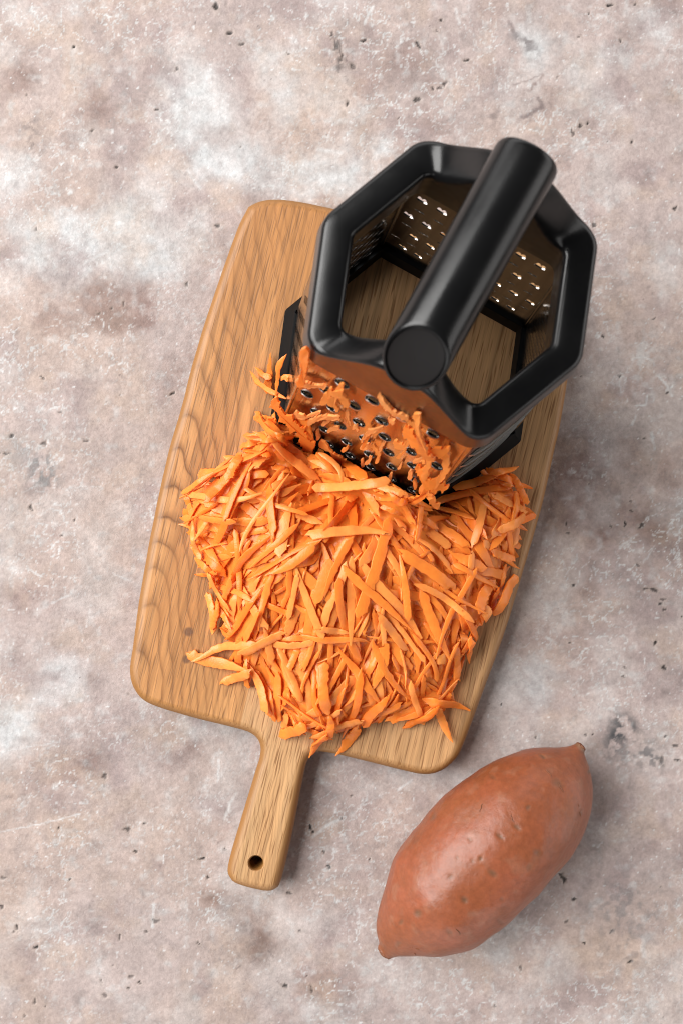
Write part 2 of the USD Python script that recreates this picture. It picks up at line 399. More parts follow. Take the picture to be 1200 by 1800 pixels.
CHALK = (0.82, 0.82, 0.82)
for pts, w_, a_ in [([(0, 1463), (70, 1449), (140, 1432)], 1.6, .8), ([(0, 1322), (105, 1304)], 1.5, .6), ([(385, 1335), (383, 1375)], 1.8, .8), ([(415, 1395), (405, 1412), (395, 1440)], 3.0, .8), ([(600, 1440), (575, 1452), (550, 1470)], 3.5, .8),
                    ([(270, 1590), (268, 1630)], 3.0, .8), ([(1110, 633), (1126, 627), (1146, 633)], 1.8, .9), ([(1157, 660), (1168, 672), (1181, 696)], 2.2, .8), ([(1117, 713), (1134, 711), (1137, 695)], 1.8, .9), ([(1110, 747), (1117, 731)], 1.8, .8),
                    ([(46, 998), (75, 1014)], 1.5, .8), ([(150, 462), (190, 440)], 3, .5), ([(1145, 762), (1150, 790)], 2.5, .7), ([(820, 1165), (835, 1150)], 2, .8), ([(960, 1120), (975, 1130)], 3, .7), ([(1090, 960), (1120, 940)], 2.2, .6), ([(1150, 960), (1130, 990)], 2.0, .6),
                    ([(90, 1060), (120, 1048)], 2, .7), ([(200, 1010), (230, 1020)], 2, .5), ([(640, 40), (655, 10)], 3, .7), ([(800, 15), (806, 40)], 3, .6), ([(330, 300), (352, 330)], 3.5, .6), ([(560, 262), (600, 268)], 4, .6), ([(700, 1390), (722, 1372)], 2.5, .7), ([(800, 1150), (812, 1146)], 2, .8)]:
    stroke(pts, w_, CHALK, a_)
for pts, w_, a_ in [([(583, 58), (592, 76), (597, 92), (610, 108), (624, 116)], 2.4, .9), ([(893, 36), (903, 55), (912, 68), (938, 74)], 3.2, .55), ([(900, 148), (925, 142), (952, 128)], 2.2, .45), ([(916, 206), (936, 198), (953, 186), (946, 172)], 3.6, .5), ([(470, 1672), (481, 1684)], 1.6, .7), ([(415, 1705), (424, 1698)], 1.6, .5), ([(442, 1692), (451, 1686)], 2.2, .5), ([(488, 1725), (503, 1738)], 1.5, .6)]:
    stroke(pts, w_, (0.16, 0.12, 0.115), a_)

col = col * (1 + 0.50 * (nz(55, 4, 35) - 0.5) + 0.38 * (nz(230, 4, 36) - 0.5) + 0.22 * (nz(800, 2, 37) - 0.5))[..., None]
Z = 0.0003 * (nz(90, 4, 33) - 0.5) + 0.00016 * (nz(600, 2, 34) - 0.5)

PITS = """382 12 6 10;310 120 5 6;275 192 6 4;205 291 4 3;384 396 8 4;217 532 3 7;197 542 3 3;64 401 3 4;160 227 4 4;131 80 7 4;422 259 2 2;512 267 3 3;507 95 2 2;405 57 8 5;425 77 6 3;330 500 5 5;45 167 3 3;172 550 4 2;
767 54 4 4;1019 64 4 3;1034 22 3 3;1070 8 9 4;1115 6 5 3;1091 69 4 3;775 35 3 5;735 78 3 8;782 147 4 9;772 154 8 4;757 155 4 6;732 174 5 5;611 182 4 9;617 117 9 5;600 100 4 9;590 80 4 12;583 60 3 10;1005 232 4 8;1020 220 9 6;1033 214 3 5;820 104 10 3;977 134 4 3;640 70 8 4;
1035 850 4 3;1107 883 3 4;1107 898 5 3;1072 926 5 3;1097 923 3 7;1126 924 6 4;993 921 3 4;999 938 5 3;1122 993 6 6;1148 1036 9 5;1136 1035 4 4;1163 1053 9 3;1160 1063 6 4;1167 1073 3 7;1005 1028 5 4;1149 1130 4 8;1166 1174 5 4;1097 1173 3 3;1096 1189 3 5;1197 1085 3 3;941 1297 4 3;1163 1337 8 9;1187 1309 4 4;1168 1295 4 3;1192 1338 6 4;1030 1290 3 3;
182 1367 5 8;224 1460 11 4;104 1456 3 3;252 1450 2 3;239 1498 4 3;355 1510 8 4;396 1493 2 2;545 1454 4 8;548 1462 5 4;567 1500 4 6;579 1525 5 4;509 1570 6 4;527 1635 6 4;364 1542 5 4;275 1619 8 6;258 1640 3 3;212 1648 4 5;61 1666 8 6;29 1631 5 6;25 1638 4 4;1 1595 4 5;350 1658 3 4;230 1716 6 4;245 1728 4 3;227 1735 3 3;186 1750 8 5;178 1727 3 6;80 1770 3 3;62 1760 4 10;41 1786 3 3;500 1732 4 5;540 1716 3 3;548 1742 4 9;122 1546 3 2;200 1699 3 3;7 1545 4 4;
303 692 6 4;106 725 5 4;151 774 9 4;76 664 3 6;78 780 3 3;20 766 6 4;132 914 3 3;110 941 3 3;57 893 5 7;226 1220 2 2;7 797 14 3;990 1545 5 11;986 1537 6 4;1025 1659 6 3;927 1590 3 4;915 1703 3 6;1042 1292 3 3;700 205 3 3;1110 250 4 5;1045 395 5 5;1185 365 6 6;1150 560 4 3;1175 690 5 3;1020 660 3 3;1090 660 3 4;1062 590 3 3;1130 770 4 3;1010 1580 8 3;995 1620 4 4;1075 1640 5 3;1160 1560 4 3;1110 1690 5 4;870 1770 5 3;650 1510 3 3;600 1440 3 2;880 1240 2 2;1000 1130 3 3;620 1400 3 3""".replace('\n', '')
for item in PITS.split(';'):
    x, y, rx, ry = map(float, item.split())
    rx, ry = max(rx * 0.72, 1.9), max(ry * 0.72, 1.9)
    i = np.where(np.abs(gx - (x - NX) * H / F) < 0.008)[0]
    j = np.where(np.abs(gy + (y - NY) * H / F) < 0.008)[0]
    if not len(i) or not len(j):
        continue
    sl = np.ix_(i, j)
    q = np.sqrt(((PX[sl] + 0.7 * fine_warp[0][sl] - x) / rx) ** 2 + ((PY[sl] + 0.7 * fine_warp[1][sl] - y) / ry) ** 2)
    k = np.clip((1.15 - q) * 2.2, 0, 1)
    halo = np.clip((2.6 - q) * 0.5, 0, 1) * (1 - k) * 0.35
    shade = rng.uniform(0.010, 0.035)
    c = col[sl]
    c = c * (1 - halo[..., None]) + np.array([0.60, 0.50, 0.43]) * halo[..., None]
    k = k * rng.uniform(0.55, 0.96)
    col[sl] = c * (1 - k[..., None]) + np.array([shade * 1.25, shade, shade * 0.85]) * k[..., None]
    Z[sl] -= 0.0007 * k


def scuff(x, y, rx, ry, c, amount, seed, angle=0.0, cut=0.5):
    """a worn patch broken up by the surface's relief"""
    k = stamp(x, y, rx, ry, angle) * np.clip((nz(330, 3, seed) - cut) * 9, 0, 1)
    blend(c, k * amount)


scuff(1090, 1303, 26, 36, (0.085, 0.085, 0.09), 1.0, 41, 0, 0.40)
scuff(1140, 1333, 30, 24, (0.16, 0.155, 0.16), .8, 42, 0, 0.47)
scuff(74, 818, 32, 42, (0.21, 0.205, 0.205), .85, 43, 0, 0.44)
scuff(20, 790, 30, 26, (0.30, 0.29, 0.29), .6, 44, 0, 0.42)
scuff(60, 240, 26, 30, (0.22, 0.18, 0.17), .6, 45, 0, 0.46)
scuff(920, 70, 12, 36, (0.21, 0.18, 0.18), .8, 46, -40, 0.40)
scuff(936, 192, 34, 8, (0.24, 0.19, 0.185), .8, 47, -30, 0.40)
scuff(925, 138, 30, 5, (0.30, 0.22, 0.20), .8, 48, -25, 0.30)
scuff(870, 202, 8, 16, (0.26, 0.21, 0.2), .7, 49, 0, 0.38)
scuff(600, 92, 7, 42, (0.10, 0.085, 0.08), .8, 50, -24, 0.45)
scuff(1130, 640, 30, 60, (0.72, 0.715, 0.71), .6, 51, 20, 0.46)
scuff(1000, 1480, 20, 14, (0.3, 0.27, 0.27), .5, 52, 0, 0.46)
scuff(1100, 1610, 60, 90, (0.26, 0.245, 0.245), .5, 53, 0, 0.50)

ground = obj('plaster_surface', (np.stack([X, Y, Z], -1).reshape(-1, 3), grid_faces(len(gx), len(gy))), M['surface'], smooth=True)
primvar(ground, 'pigment', np.clip((lambda c, l: l + (c - l) * 1.10)(col, col.mean(-1, keepdims=True)) * np.array([0.622, 0.624, 0.624]), 0.008, 0.9).reshape(-1, 3))
tag(ground, kind='structure')

# ------------------------------------------------------------------ the board
BT = 0.018
outline_px = [(440, 361), (433, 370), (413, 413), (373, 527), (343, 623), (317, 723), (295, 797), (270, 913), (249, 1027), (234, 1130), (228, 1180), (237, 1213), (263, 1237), (333, 1260), (413, 1280),
              (442, 1290), (456, 1306), (457, 1330), (447, 1363), (422, 1445), (401, 1520), (404, 1543), (420, 1555), (464, 1566), (484, 1563), (495, 1545), (515, 1460), (531, 1375), (540, 1338), (553, 1324), (575, 1323),
              (640, 1338), (700, 1353), (743, 1362), (772, 1357), (797, 1338), (813, 1311), (847, 1220), (887, 1110), (917, 1010), (950, 897), (972, 800), (984, 747), (998, 660), (1008, 580), (1008, 520), (996, 480), (960, 452),
              (880, 431), (740, 400), (590, 367), (527, 354), (490, 350), (462, 352)]
out = ccw(smooth_closed([at(x, y, BT - 0.004)[:2] for x, y in outline_px], 720))
nrm = normals2(out)
for _ in range(2):
    nrm = (np.roll(nrm, 1, 0) + nrm + np.roll(nrm, -1, 0)) / 3
nrm /= np.linalg.norm(nrm, axis=1, keepdims=True)
prof = [(0.0022, 0.0004, 1.0), (0.0004, 0.0022, 1.0)]
prof += [(0.0052 * (1 - math.cos(a)), BT - 0.0052 + 0.0052 * math.sin(a), e) for a, e in zip(np.linspace(0.0, math.pi / 2, 8), (1, 1, 1, .95, .85, .62, .32, .04))]
rings, edge = [], []
for d, z, e in prof:
    wob = 0.00035 * (fbm(np.c_[out * 60, np.full(len(out), 1.0)], 3, 3) - 0.5)
    q = out - nrm * (d + wob[:, None])
    rings.append(np.c_[q, np.full(len(q), z)])
    edge.append(np.full(len(q), e))
n = len(out)
bv, bf = [np.vstack(rings)], [grid_faces(len(rings), n, False, True)[:, [0, 3, 2, 1]]]
bf = [np.vstack([bf[0][:, [0, 1, 2]], bf[0][:, [0, 2, 3]]])]
edge = list(edge)
hole_c, hole_r = at(450, 1518, BT)[:2], 0.0036
ha = np.linspace(0, 2 * math.pi, 40, endpoint=False)
hole = hole_c + hole_r * np.c_[np.cos(ha), np.sin(ha)]
hole_lip = hole_c + (hole_r + 0.0008) * np.c_[np.cos(ha), np.sin(ha)]
inner = rings[-1][:, :2]
# inner scatter points keep the flat top's triangles small
tv, tf = trimesh.creation.triangulate_polygon(Polygon(inner, [hole_lip]), engine='earcut')
bv.append(np.c_[tv, np.full(len(tv), BT)])
bf.append(tf + n * len(rings))
edge.append(np.zeros(len(tv)))
base = sum(len(x) for x in bv)
hr = np.vstack([np.c_[hole_lip, np.full(40, BT)], np.c_[hole, np.full(40, BT - 0.0008)], np.c_[hole, np.full(40, 0.0004)]])
hf = grid_faces(3, 40, False, True)
bv.append(hr)
bf.append(np.vstack([hf[:, [0, 1, 2]], hf[:, [0, 2, 3]]]) + base)
edge.append(np.r_[np.zeros(40), np.full(80, 1.0)])
bm_v, bm_f, bm_e = np.vstack(bv), np.vstack(bf), np.hstack(edge)
bnormals = None
board = thing('cutting_board', 'oiled oak serving board with rounded corners and a short handle, under the heap', 'cutting board')
bp = usdkit.mesh(stage, path_of('board_slab', board), trimesh.Trimesh(bm_v, bm_f, process=False), M['oak'], smooth=True).GetPrim()
primvar(bp, 'edge', bm_e, Sdf.ValueTypeNames.FloatArray)

# ------------------------------------------------------------------ the grater
GC = at(707, 662, BT)[:2]
ga = math.radians(-29.2)
GU = np.array([math.cos(ga), math.sin(ga)])                  # along the front face
GV = np.array([-math.sin(ga), math.cos(ga)])                 # from the front to the back
TH = math.tan(math.radians(68.5))


def hexagon(hd, w):
    """corners A (back left), B (left), C (front left), D (front right), E (right), F (back right) in grater axes"""
    a = w - hd / TH
    return np.array([(-a, hd), (-w, 0), (-a, -hd), (a, -hd), (w, 0), (a, hd)])


def gworld(q, z):
    q = np.asarray(q, float)
    return np.c_[GC + q[..., :1] * GU + q[..., 1:2] * GV, np.broadcast_to(z, q.shape[:-1])]


def rounded(hexa, r, n):
    p = Polygon(hexa).buffer(-r).buffer(r, quad_segs=24)
    q = ccw(np.array(p.exterior.coords)[:-1])
    return resample(q, n)


grater = thing('box_grater', 'six sided steel box grater with black rim and handle, standing on the board', 'grater')
BASE, RIM = (0.0585, 0.070), (0.0380, 0.0463)
Z_RIM, Z_SKIRT = 0.218, 0.2035

# base ring
pth = rounded(hexagon(*BASE), 0.003, 360)
nn = normals2(pth)
ring_prof = [(0.0006, BT + 0.0002), (0.0, BT + 0.0012), (0.0, BT + 0.0035), (0.0007, BT + 0.0046), (0.0050, BT + 0.0125), (0.0058, BT + 0.0162), (0.0066, BT + 0.0172), (0.0098, BT + 0.0172), (0.0100, BT + 0.0165), (0.0096, BT + 0.0006), (0.0090, BT + 0.0002)]
v = np.vstack([gworld(pth - nn * d, z) for d, z in ring_prof])
obj('base_ring', trimesh.Trimesh(v, np.vstack([(f := grid_faces(len(ring_prof), 360, True, True))[:, [0, 2, 1]], f[:, [0, 3, 2]]]), process=False), M['rubber'], grater, smooth=35)

# rim frame with its two raised saddles
ANG = np.linspace(0, 2 * math.pi, 900, endpoint=False)
# stations evenly along the outline, the same polar angles for every inset
pth = rounded(hexagon(*RIM), 0.0085, 900)
ANG = np.arctan2(pth[:, 1], pth[:, 0])


def inset_path(d):
    q = rounded(hexagon(RIM[0] - d, RIM[1] - d / math.sin(math.radians(68.5))), max(0.0085 - 0.5 * d, 0.0032), 3000)
    a_, r_ = np.arctan2(q[:, 1], q[:, 0]), np.linalg.norm(q, axis=1)
    k_ = np.argsort(a_)
    rr = np.interp(ANG, np.r_[a_[k_] - 2 * math.pi, a_[k_], a_[k_] + 2 * math.pi], np.tile(r_[k_], 3))
    return np.c_[rr * np.cos(ANG), rr * np.sin(ANG)]


def sstep(a, b, x):
    t = np.clip((x - a) / (b - a), 0, 1)
    return t * t * (3 - 2 * t)


bump_h = 0.0232 * (1 - sstep(0.005, 0.0305, np.abs(pth[:, 0]))) * sstep(0.024, 0.034, np.abs(pth[:, 1]))
top = Z_RIM + bump_h
LEAN = 0.112
R1, WID = 0.0024, 0.0104
cs = [('b', -0.0002, 0.0), ('b', -0.0004, 0.0010)]
cs += [('t', R1 - R1 * math.cos(a), -R1 - 0.0006 + R1 * math.sin(a)) for a in np.linspace(0.0, math.pi / 2, 8)]
cs += [('t', WID * 0.5, 0.0)]
cs += [('t', WID - 0.0026 + 0.0026 * math.sin(a), -0.0030 + 0.0026 * math.cos(a)) for a in np.linspace(0.0, math.pi / 2, 7)]
cs += [('t', WID, -0.0048), ('t', WID - 0.0006, -0.0053), ('t', WID - 0.0007, -0.0064), ('b', WID - 0.0009, -0.0135), ('b', WID - 0.0016, -0.0145), ('b', 0.0036, -0.0145), ('b', 0.0032, -0.0138), ('b', 0.0030, -0.0006)]
base_paths = {d: inset_path(d) for d in {c[1] for c in cs}}
rows = []
for kind, d, dz in cs:
    z = Z_SKIRT + dz if kind == 'b' else top + dz
    q = base_paths[d]
    q = q * (1 - LEAN * (z - Z_RIM) / np.linalg.norm(pth, axis=1).mean())[:, None] if np.ndim(z) else q * (1 - LEAN * (z - Z_RIM) / 0.042)
    rows.append(gworld(q, z))
f = grid_faces(len(rows), len(pth), True, True)
obj('rim_frame', trimesh.Trimesh(np.vstack(rows), np.vstack([f[:, [0, 2, 1]], f[:, [0, 3, 2]]]), process=False), M['plastic'], grater, smooth=40)

# handle: a thick bar with ends cut aslant
HR, HZ, HL, CUT = 0.0096, 0.2478, 0.0300, math.tan(math.radians(40))
ph = np.linspace(0, 2 * math.pi, 72, endpoint=False)


def handle_ring(t, r, push=0.0, side=-1):
    dz = r * np.sin(ph)
    vv = t * (HL - dz * CUT) if t <= 0 else t * 0.0345
    vv = vv + side * push * math.cos(math.radians(40))
    return gworld(np.c_[r * np.cos(ph), np.broadcast_to(vv, ph.shape)], HZ + dz + (push * math.sin(math.radians(40)) if side < 0 else 0.0))


hrings = [handle_ring(-1, HR * 0.84, -0.0004, -1), handle_ring(-1, HR * 0.88, 0.0007, -1), handle_ring(-1, HR * 0.95, 0.0006, -1)]
hrings += [handle_ring(t, HR) for t in np.linspace(-0.99, 0.94, 14)]
hrings += [handle_ring(0.975, HR * 0.985), handle_ring(0.995, HR * 0.94), handle_ring(1.0, HR * 0.86), handle_ring(1.0, HR * 0.4), handle_ring(1.0, HR * 0.02)]
f = grid_faces(len(hrings), 72, False, True)
handle = obj('handle', trimesh.Trimesh(np.vstack(hrings), np.vstack([f[:, [0, 1, 2]], f[:, [0, 2, 3]]])[:, ::-1], process=False), M['plastic'], grater, smooth=40)
crings = [handle_ring(-1, HR * 0.855, -0.0006), handle_ring(-1, HR * 0.845, 0.0000), handle_ring(-1, HR * 0.80, 0.0003)] + [handle_ring(-1, HR * k, 0.0003 + 0.0004 * (0.8 - k)) for k in (0.5, 0.25, 0.01)]
f = grid_faces(len(crings), 72, False, True)
obj('end_cap', trimesh.Trimesh(np.vstack(crings), np.vstack([f[:, [0, 1, 2]], f[:, [0, 2, 3]]]), process=False), M['cap'], handle, smooth=40)

# steel faces
LO, HI = hexagon(BASE[0] - 0.0070, BASE[1] - 0.0070 / math.sin(math.radians(68.5))), hexagon(0.0372, 0.0452)
Z_LO, Z_HI = BT + 0.0150, 0.2055


class Face:
    """one flat steel side between the corners i and i+1: its own axes e1 (along), e2 (up the slope), n (outwards)"""
    def __init__(self, i, j):
        self.lo = gworld(LO[[i, j]], Z_LO)
        self.hi = gworld(HI[[i, j]], Z_HI)
        self.o = self.lo.mean(0)
        self.e1 = self.lo[1] - self.lo[0]
        self.e1 /= np.linalg.norm(self.e1)
        up = self.hi.mean(0) - self.o
        self.e2 = up - self.e1 * (up @ self.e1)
        self.e2 /= np.linalg.norm(self.e2)
        self.n = np.cross(self.e1, self.e2)
        self.quad = np.array([self.to2(p) for p in (self.lo[0], self.lo[1], self.hi[1], self.hi[0])])
        self.poly = Polygon(self.quad)

    def to2(self, p):
        return np.array([(p - self.o) @ self.e1, (p - self.o) @ self.e2])

    def to3(self, q, out=0.0):
        q = np.atleast_2d(q)
        return self.o + q[:, :1] * self.e1 + q[:, 1:2] * self.e2 + np.broadcast_to(out, (len(q),))[:, None] * self.n

    def hit(self, px, py, out=0.0):
        """where the photograph's ray through (px, py) meets this face"""
        c = np.array([0, 0, H])
        d = at(px, py, 0) - c
        t = ((self.o + self.n * out - c) @ self.n) / (d @ self.n)
        return self.to2(c + d * t)

    def sheet(self, holes, thick=0.0006):
        p = self.poly.difference(shapely.union_all(holes)) if holes else self.poly
        m = trimesh.creation.extrude_polygon(p, thick, engine='earcut')
        v = m.vertices
        return trimesh.Trimesh(self.to3(v[:, :2], v[:, 2] - thick), m.faces, process=False)


faces = {k: Face(i, j) for k, (i, j) in dict(front=(2, 3), right=(3, 4), back_right=(4, 5), back=(5, 0), back_left=(0, 1), left=(1, 2)).items()}


def lens(x, y, w, h, ang):
    """a leaf shaped hole, blunt above and pointed at its ends"""
    t = np.linspace(-1, 1, 12)
    up = np.c_[t * w / 2, 0.5 * h * (1 - t ** 2) ** 0.8 * 0.9]
    dn = np.c_[t[::-1] * w / 2, -0.5 * h * (1 - t[::-1] ** 2) ** 0.55][1:-1]
    return affinity.translate(affinity.rotate(Polygon(np.vstack([up, dn])), ang, origin=(0, 0)), x, y)


def scoop(face, x, y, w, h, ang, rise, keep=0.62, sign=1.0):
    """the pressed lip of a tooth: a half shell that springs from the lower edge of the hole"""
    nu, nv = 12, 6
    pts = []
    ca, sa = math.cos(math.radians(ang)), math.sin(math.radians(ang))
    for layer in (0.0, 0.00045):
        for a in np.linspace(0, math.pi, nu):
            for b in np.linspace(0, keep, nv):
                X_ = -math.cos(a) * (w / 2 + 0.0004 + layer)
                base_y = -math.sin(a) ** 0.8 * (h / 2 + 0.0007 + layer)
                Y_ = base_y * (1 - b) + 0.10 * h * b * math.sin(a)
                Z_ = (rise + layer) * math.sin(b * math.pi / 2 / 0.9) ** 0.8 * math.sin(a) ** 0.9 - 0.0003 * (b == 0)
                pts.append(face.to3([[x + X_ * ca - Y_ * sa, y + X_ * sa + Y_ * ca]], sign * Z_)[0])
    f1 = grid_faces(nu, nv)
    k = nu * nv
    rim = [(i * nv + nv - 1, (i + 1) * nv + nv - 1, k + (i + 1) * nv + nv - 1, k + i * nv + nv - 1) for i in range(nu - 1)]
    return np.array(pts), np.vstack([f1[:, ::-1], f1 + k, rim])


# coarse teeth on the front face: pockets pressed outwards that open upwards
FR = faces['front']


def tooth(face, x, y, w, rise, length):
    """a pressed pocket: its open lip stands at y, its back runs out into the sheet below"""
    nu, nv, th_ = 13, 6, 0.00035
    layers = []
    for inner in (0.0, th_):
        for a in np.linspace(0, math.pi, nu):
            for b in np.linspace(0, 1, nv):
                k = math.sqrt(max(1 - b ** 2, 0.0))
                X_ = -math.cos(a) * (w / 2 - inner) * (0.25 + 0.75 * k)
                o_ = math.sin(a) * (rise - inner) * (1 - b ** 1.6) - 0.0002
                layers.append(face.to3([[x + X_, y - b * length + 0.0012 * math.sin(a) * (1 - b)]], o_)[0])
    f1 = grid_faces(nu, nv)
    k = nu * nv
    rim_ = [(i * nv, k + i * nv, k + (i + 1) * nv, (i + 1) * nv) for i in range(nu - 1)]
    return np.array(layers), np.vstack([f1, (f1 + k)[:, ::-1], rim_])


def pocket_hole(x, y, w, length):
    t = np.linspace(0, math.pi, 13)
    return Polygon(np.vstack([np.c_[np.cos(t) * w * 0.46, y * 0 - np.sin(t) * length * 0.35], np.c_[-np.cos(t) * w * 0.46, np.sin(t) * 0.0040][1:-1]])).buffer(0)


seen_rows = [(651, 708), (619, 717), (628, 747), (596, 752), (607, 780), (577, 784), (588, 806), (560, 812)]
TW, TR, TL = 0.0058, 0.0016, 0.0080
PITCH = 0.0118
teeth = []
prev = None
rows_y = []
for r, p in enumerate(seen_rows):
    x0, y0 = FR.hit(p[0], p[1], 0.0010)
    rows_y.append(y0)
    for c in range(-5, 6):
        x = x0 + c * PITCH
        if FR.poly.buffer(-0.0052).contains(Point(x, y0)):
            teeth.append((x, y0))
fp = obj('coarse_face', FR.sheet([affinity.translate(pocket_hole(0, 0, TW, TL), x, y) for x, y in teeth]), M['steel'], grater)
for x, y in teeth:
    v, q = tooth(FR, x, y, TW, TR, TL)
    obj('cutting_tooth', (v, q), M['edge'], fp, smooth=50)

# back face: scalloped zesting slots, seen from inside
BK = faces['back']


def scallop(x, y, w, hgt):
    """a slot whose upper edge has two bumps"""
    t = np.linspace(-1, 1, 25)
    up = hgt * (0.6 + 0.4 * np.abs(np.sin(t * math.pi)) ** 0.7) * (1 - np.abs(t) ** 8) 
    return affinity.translate(Polygon(np.vstack([np.c_[t * w / 2, up], np.c_[t[::-1] * w / 2, -0.12 * hgt * (1 - t[::-1] ** 2)][1:-1]])).buffer(0), x, y)


b0, b1 = BK.hit(914, 448), BK.hit(946, 466)
rb = [BK.hit(*p)[1] for p in ((914, 448), (895, 476), (879, 501))]
dy_ = abs(rb[0] - rb[2]) / 2
slots = []
for r in range(-18, 30):
    for c in range(-9, 10):
        x, y = b0[0] + (c + 0.5 * ((r + 1) // 2 % 2)) * 0.0086, b0[1] + r * dy_ / 2
        if BK.poly.buffer(-0.0042).contains(Point(x, y)):
            slots.append((x, y, r % 2))
bk = obj('zesting_face', BK.sheet([scallop(x, y, 0.0046, 0.0056 if k == 0 else 0.0018) for x, y, k in slots]), M['steel'], grater)
for x, y, k in slots:
    v, q = tooth(BK, x, y + (0.0072 if k == 0 else 0.0040), 0.0050, 0.0006, -0.0022)
    obj('zesting_tooth', (v, q[:, ::-1]), M['steel'], bk, smooth=40)

# left face: slanting ladders of fine slots
LF = faces['left']
ladders = [((524, 556), (536, 599)), ((518, 568), (530, 618)), ((512.5, 591), (526, 639)), ((507.5, 613), (520, 661)), ((503, 633), (513, 677)), ((531, 542), (540, 573))]
la = [(LF.hit(*a), LF.hit(*b)) for a, b in ladders]
dirv = np.mean([(b - a) / np.linalg.norm(b - a) for a, b in la], 0)
dirv /= np.linalg.norm(dirv)
perp = np.array([-dirv[1], dirv[0]])
offs = sorted(float(a @ perp) for a, _ in la)
gap = np.median(np.diff(offs))
fine, bars = [], []
safe = LF.poly.buffer(-0.0045)
for k in range(-30, 31):
    off = offs[0] + k * max(gap, 0.0052)
    for t in np.arange(-0.25, 0.25, 0.00235):
        c = perp * off + dirv * t
        if safe.contains(Point(*c)):
            fine.append(affinity.translate(affinity.rotate(shapely.box(-0.00075, -0.0017, 0.00075, 0.0017), math.degrees(math.atan2(dirv[1], dirv[0])), origin=(0, 0)), *c))
lf = obj('fine_face', LF.sheet(fine), M['steel'], grater)
# right face: long slicing slots
RF = faces['right']
cuts = []
s1 = RF.hit(840, 804)
for k, y in enumerate(np.arange(s1[1], RF.quad[2][1] - 0.012, 0.028)):
    tfr = (y - RF.quad[0][1]) / (RF.quad[3][1] - RF.quad[0][1])
    xl = RF.quad[0][0] * (1 - tfr) + RF.quad[3][0] * tfr + 0.007
    xr = RF.quad[1][0] * (1 - tfr) + RF.quad[2][0] * tfr - 0.007
    cuts.append((xl, xr, y))
rf = obj('slicing_face', RF.sheet([LineString([(a, y), (b, y)]).buffer(0.0052) for a, b, y in cuts]), M['steel'], grater)
for a, b, y in cuts:
    xs = np.linspace(a - 0.001, b + 0.001, 18)
    t = (xs - xs[0]) / (xs[-1] - xs[0])
    rise = 0.0024 * np.sin(np.pi * t) ** 0.35
    rows_ = []
    for dy, k in ((-0.0062, 0.0), (-0.0040, 0.55), (-0.0016, 0.95), (0.0004, 1.0), (0.0004, 0.72), (-0.0020, 0.60), (-0.0044, 0.2), (-0.0062, -0.1)):
        rows_.append(RF.to3(np.c_[xs, np.full(18, y + dy)], rise * k - 0.0001))
    obj('slicing_blade', (np.vstack(rows_), grid_faces(8, 18, True)), M['edge'], rf, smooth=50)

# the two rear side faces, seen through the rim
for k, pitch in (('back_right', 0.0042), ('back_left', 0.0085)):
    fc = faces[k]
    pts, safe = [], fc.poly.buffer(-0.006)
    for i, yy in enumerate(np.arange(0.006, 0.18, pitch)):
        for xx in np.arange(-0.035, 0.035, pitch):
            if safe.contains(Point(xx + (i % 2) * pitch / 2, yy)):
                pts.append((xx + (i % 2) * pitch / 2, yy))
    s = 0.0011 if k == 'back_right' else 0.0024
    obj('rasp_face' if k == 'back_right' else 'shaving_face', fc.sheet([Point(x, y).buffer(s, quad_segs=3 if s < 0.002 else 5) for x, y in pts]), M['steel'], grater)

# folded corners between the faces
for i in range(6):
    a, b = gworld(LO[[i]], Z_LO)[0], gworld(HI[[i]], Z_HI)[0]
    d2 = np.append((LO[i] @ np.array([GU, GV])), 0)
    d2 /= np.linalg.norm(d2)
    obj('corner_fold', trimesh.creation.cylinder(0.0011, segment=(a - d2 * 0.0009, b - d2 * 0.0009), sections=14), M['steel'], grater, smooth=50)

# ------------------------------------------------------------------ the whole sweet potato
axis_a, axis_b = at(676, 1688, 0.034)[:2], at(1029, 1321, 0.034)[:2]
al = (axis_b - axis_a) / np.linalg.norm(axis_b - axis_a)
ac = np.array([-al[1], al[0]])
side1 = [(669, 1676), (663, 1655), (662, 1630), (671, 1580), (704, 1492), (775, 1409), (850, 1353), (900, 1332), (954, 1319), (1000, 1320), (1014, 1318)]
side2 = [(690, 1697), (704, 1691), (737, 1687), (787, 1682), (858, 1647), (925, 1588), (996, 1513), (1033, 1447), (1046, 1388), (1042, 1355), (1034, 1330)]


def offsets(pts):
    q = np.array([at(x, y, 0.034)[:2] - axis_a for x, y in pts])
    s, o = q @ al, q @ ac
    k = np.argsort(s)
    return s[k], o[k]


LP = np.linalg.norm(axis_b - axis_a)
ns, nr = 260, 260
ss = LP * (0.5 - 0.5 * np.cos(np.linspace(0, math.pi, ns)))
ss = 0.6 * ss + 0.4 * np.linspace(0, LP, ns)
from scipy.interpolate import PchipInterpolator
s1_, o1_ = offsets(side1)
s2_, o2_ = offsets(side2)


def side(s, o, sgn):
    s2, o2 = np.r_[-0.0008, s, LP + 0.0008], np.r_[sgn * 0.0042, o, sgn * 0.0028]
    k = np.argsort(s2)
    s2, o2 = s2[k], o2[k]
    keep = np.r_[True, np.diff(s2) > 1e-5]
    return PchipInterpolator(s2[keep], o2[keep])(ss)


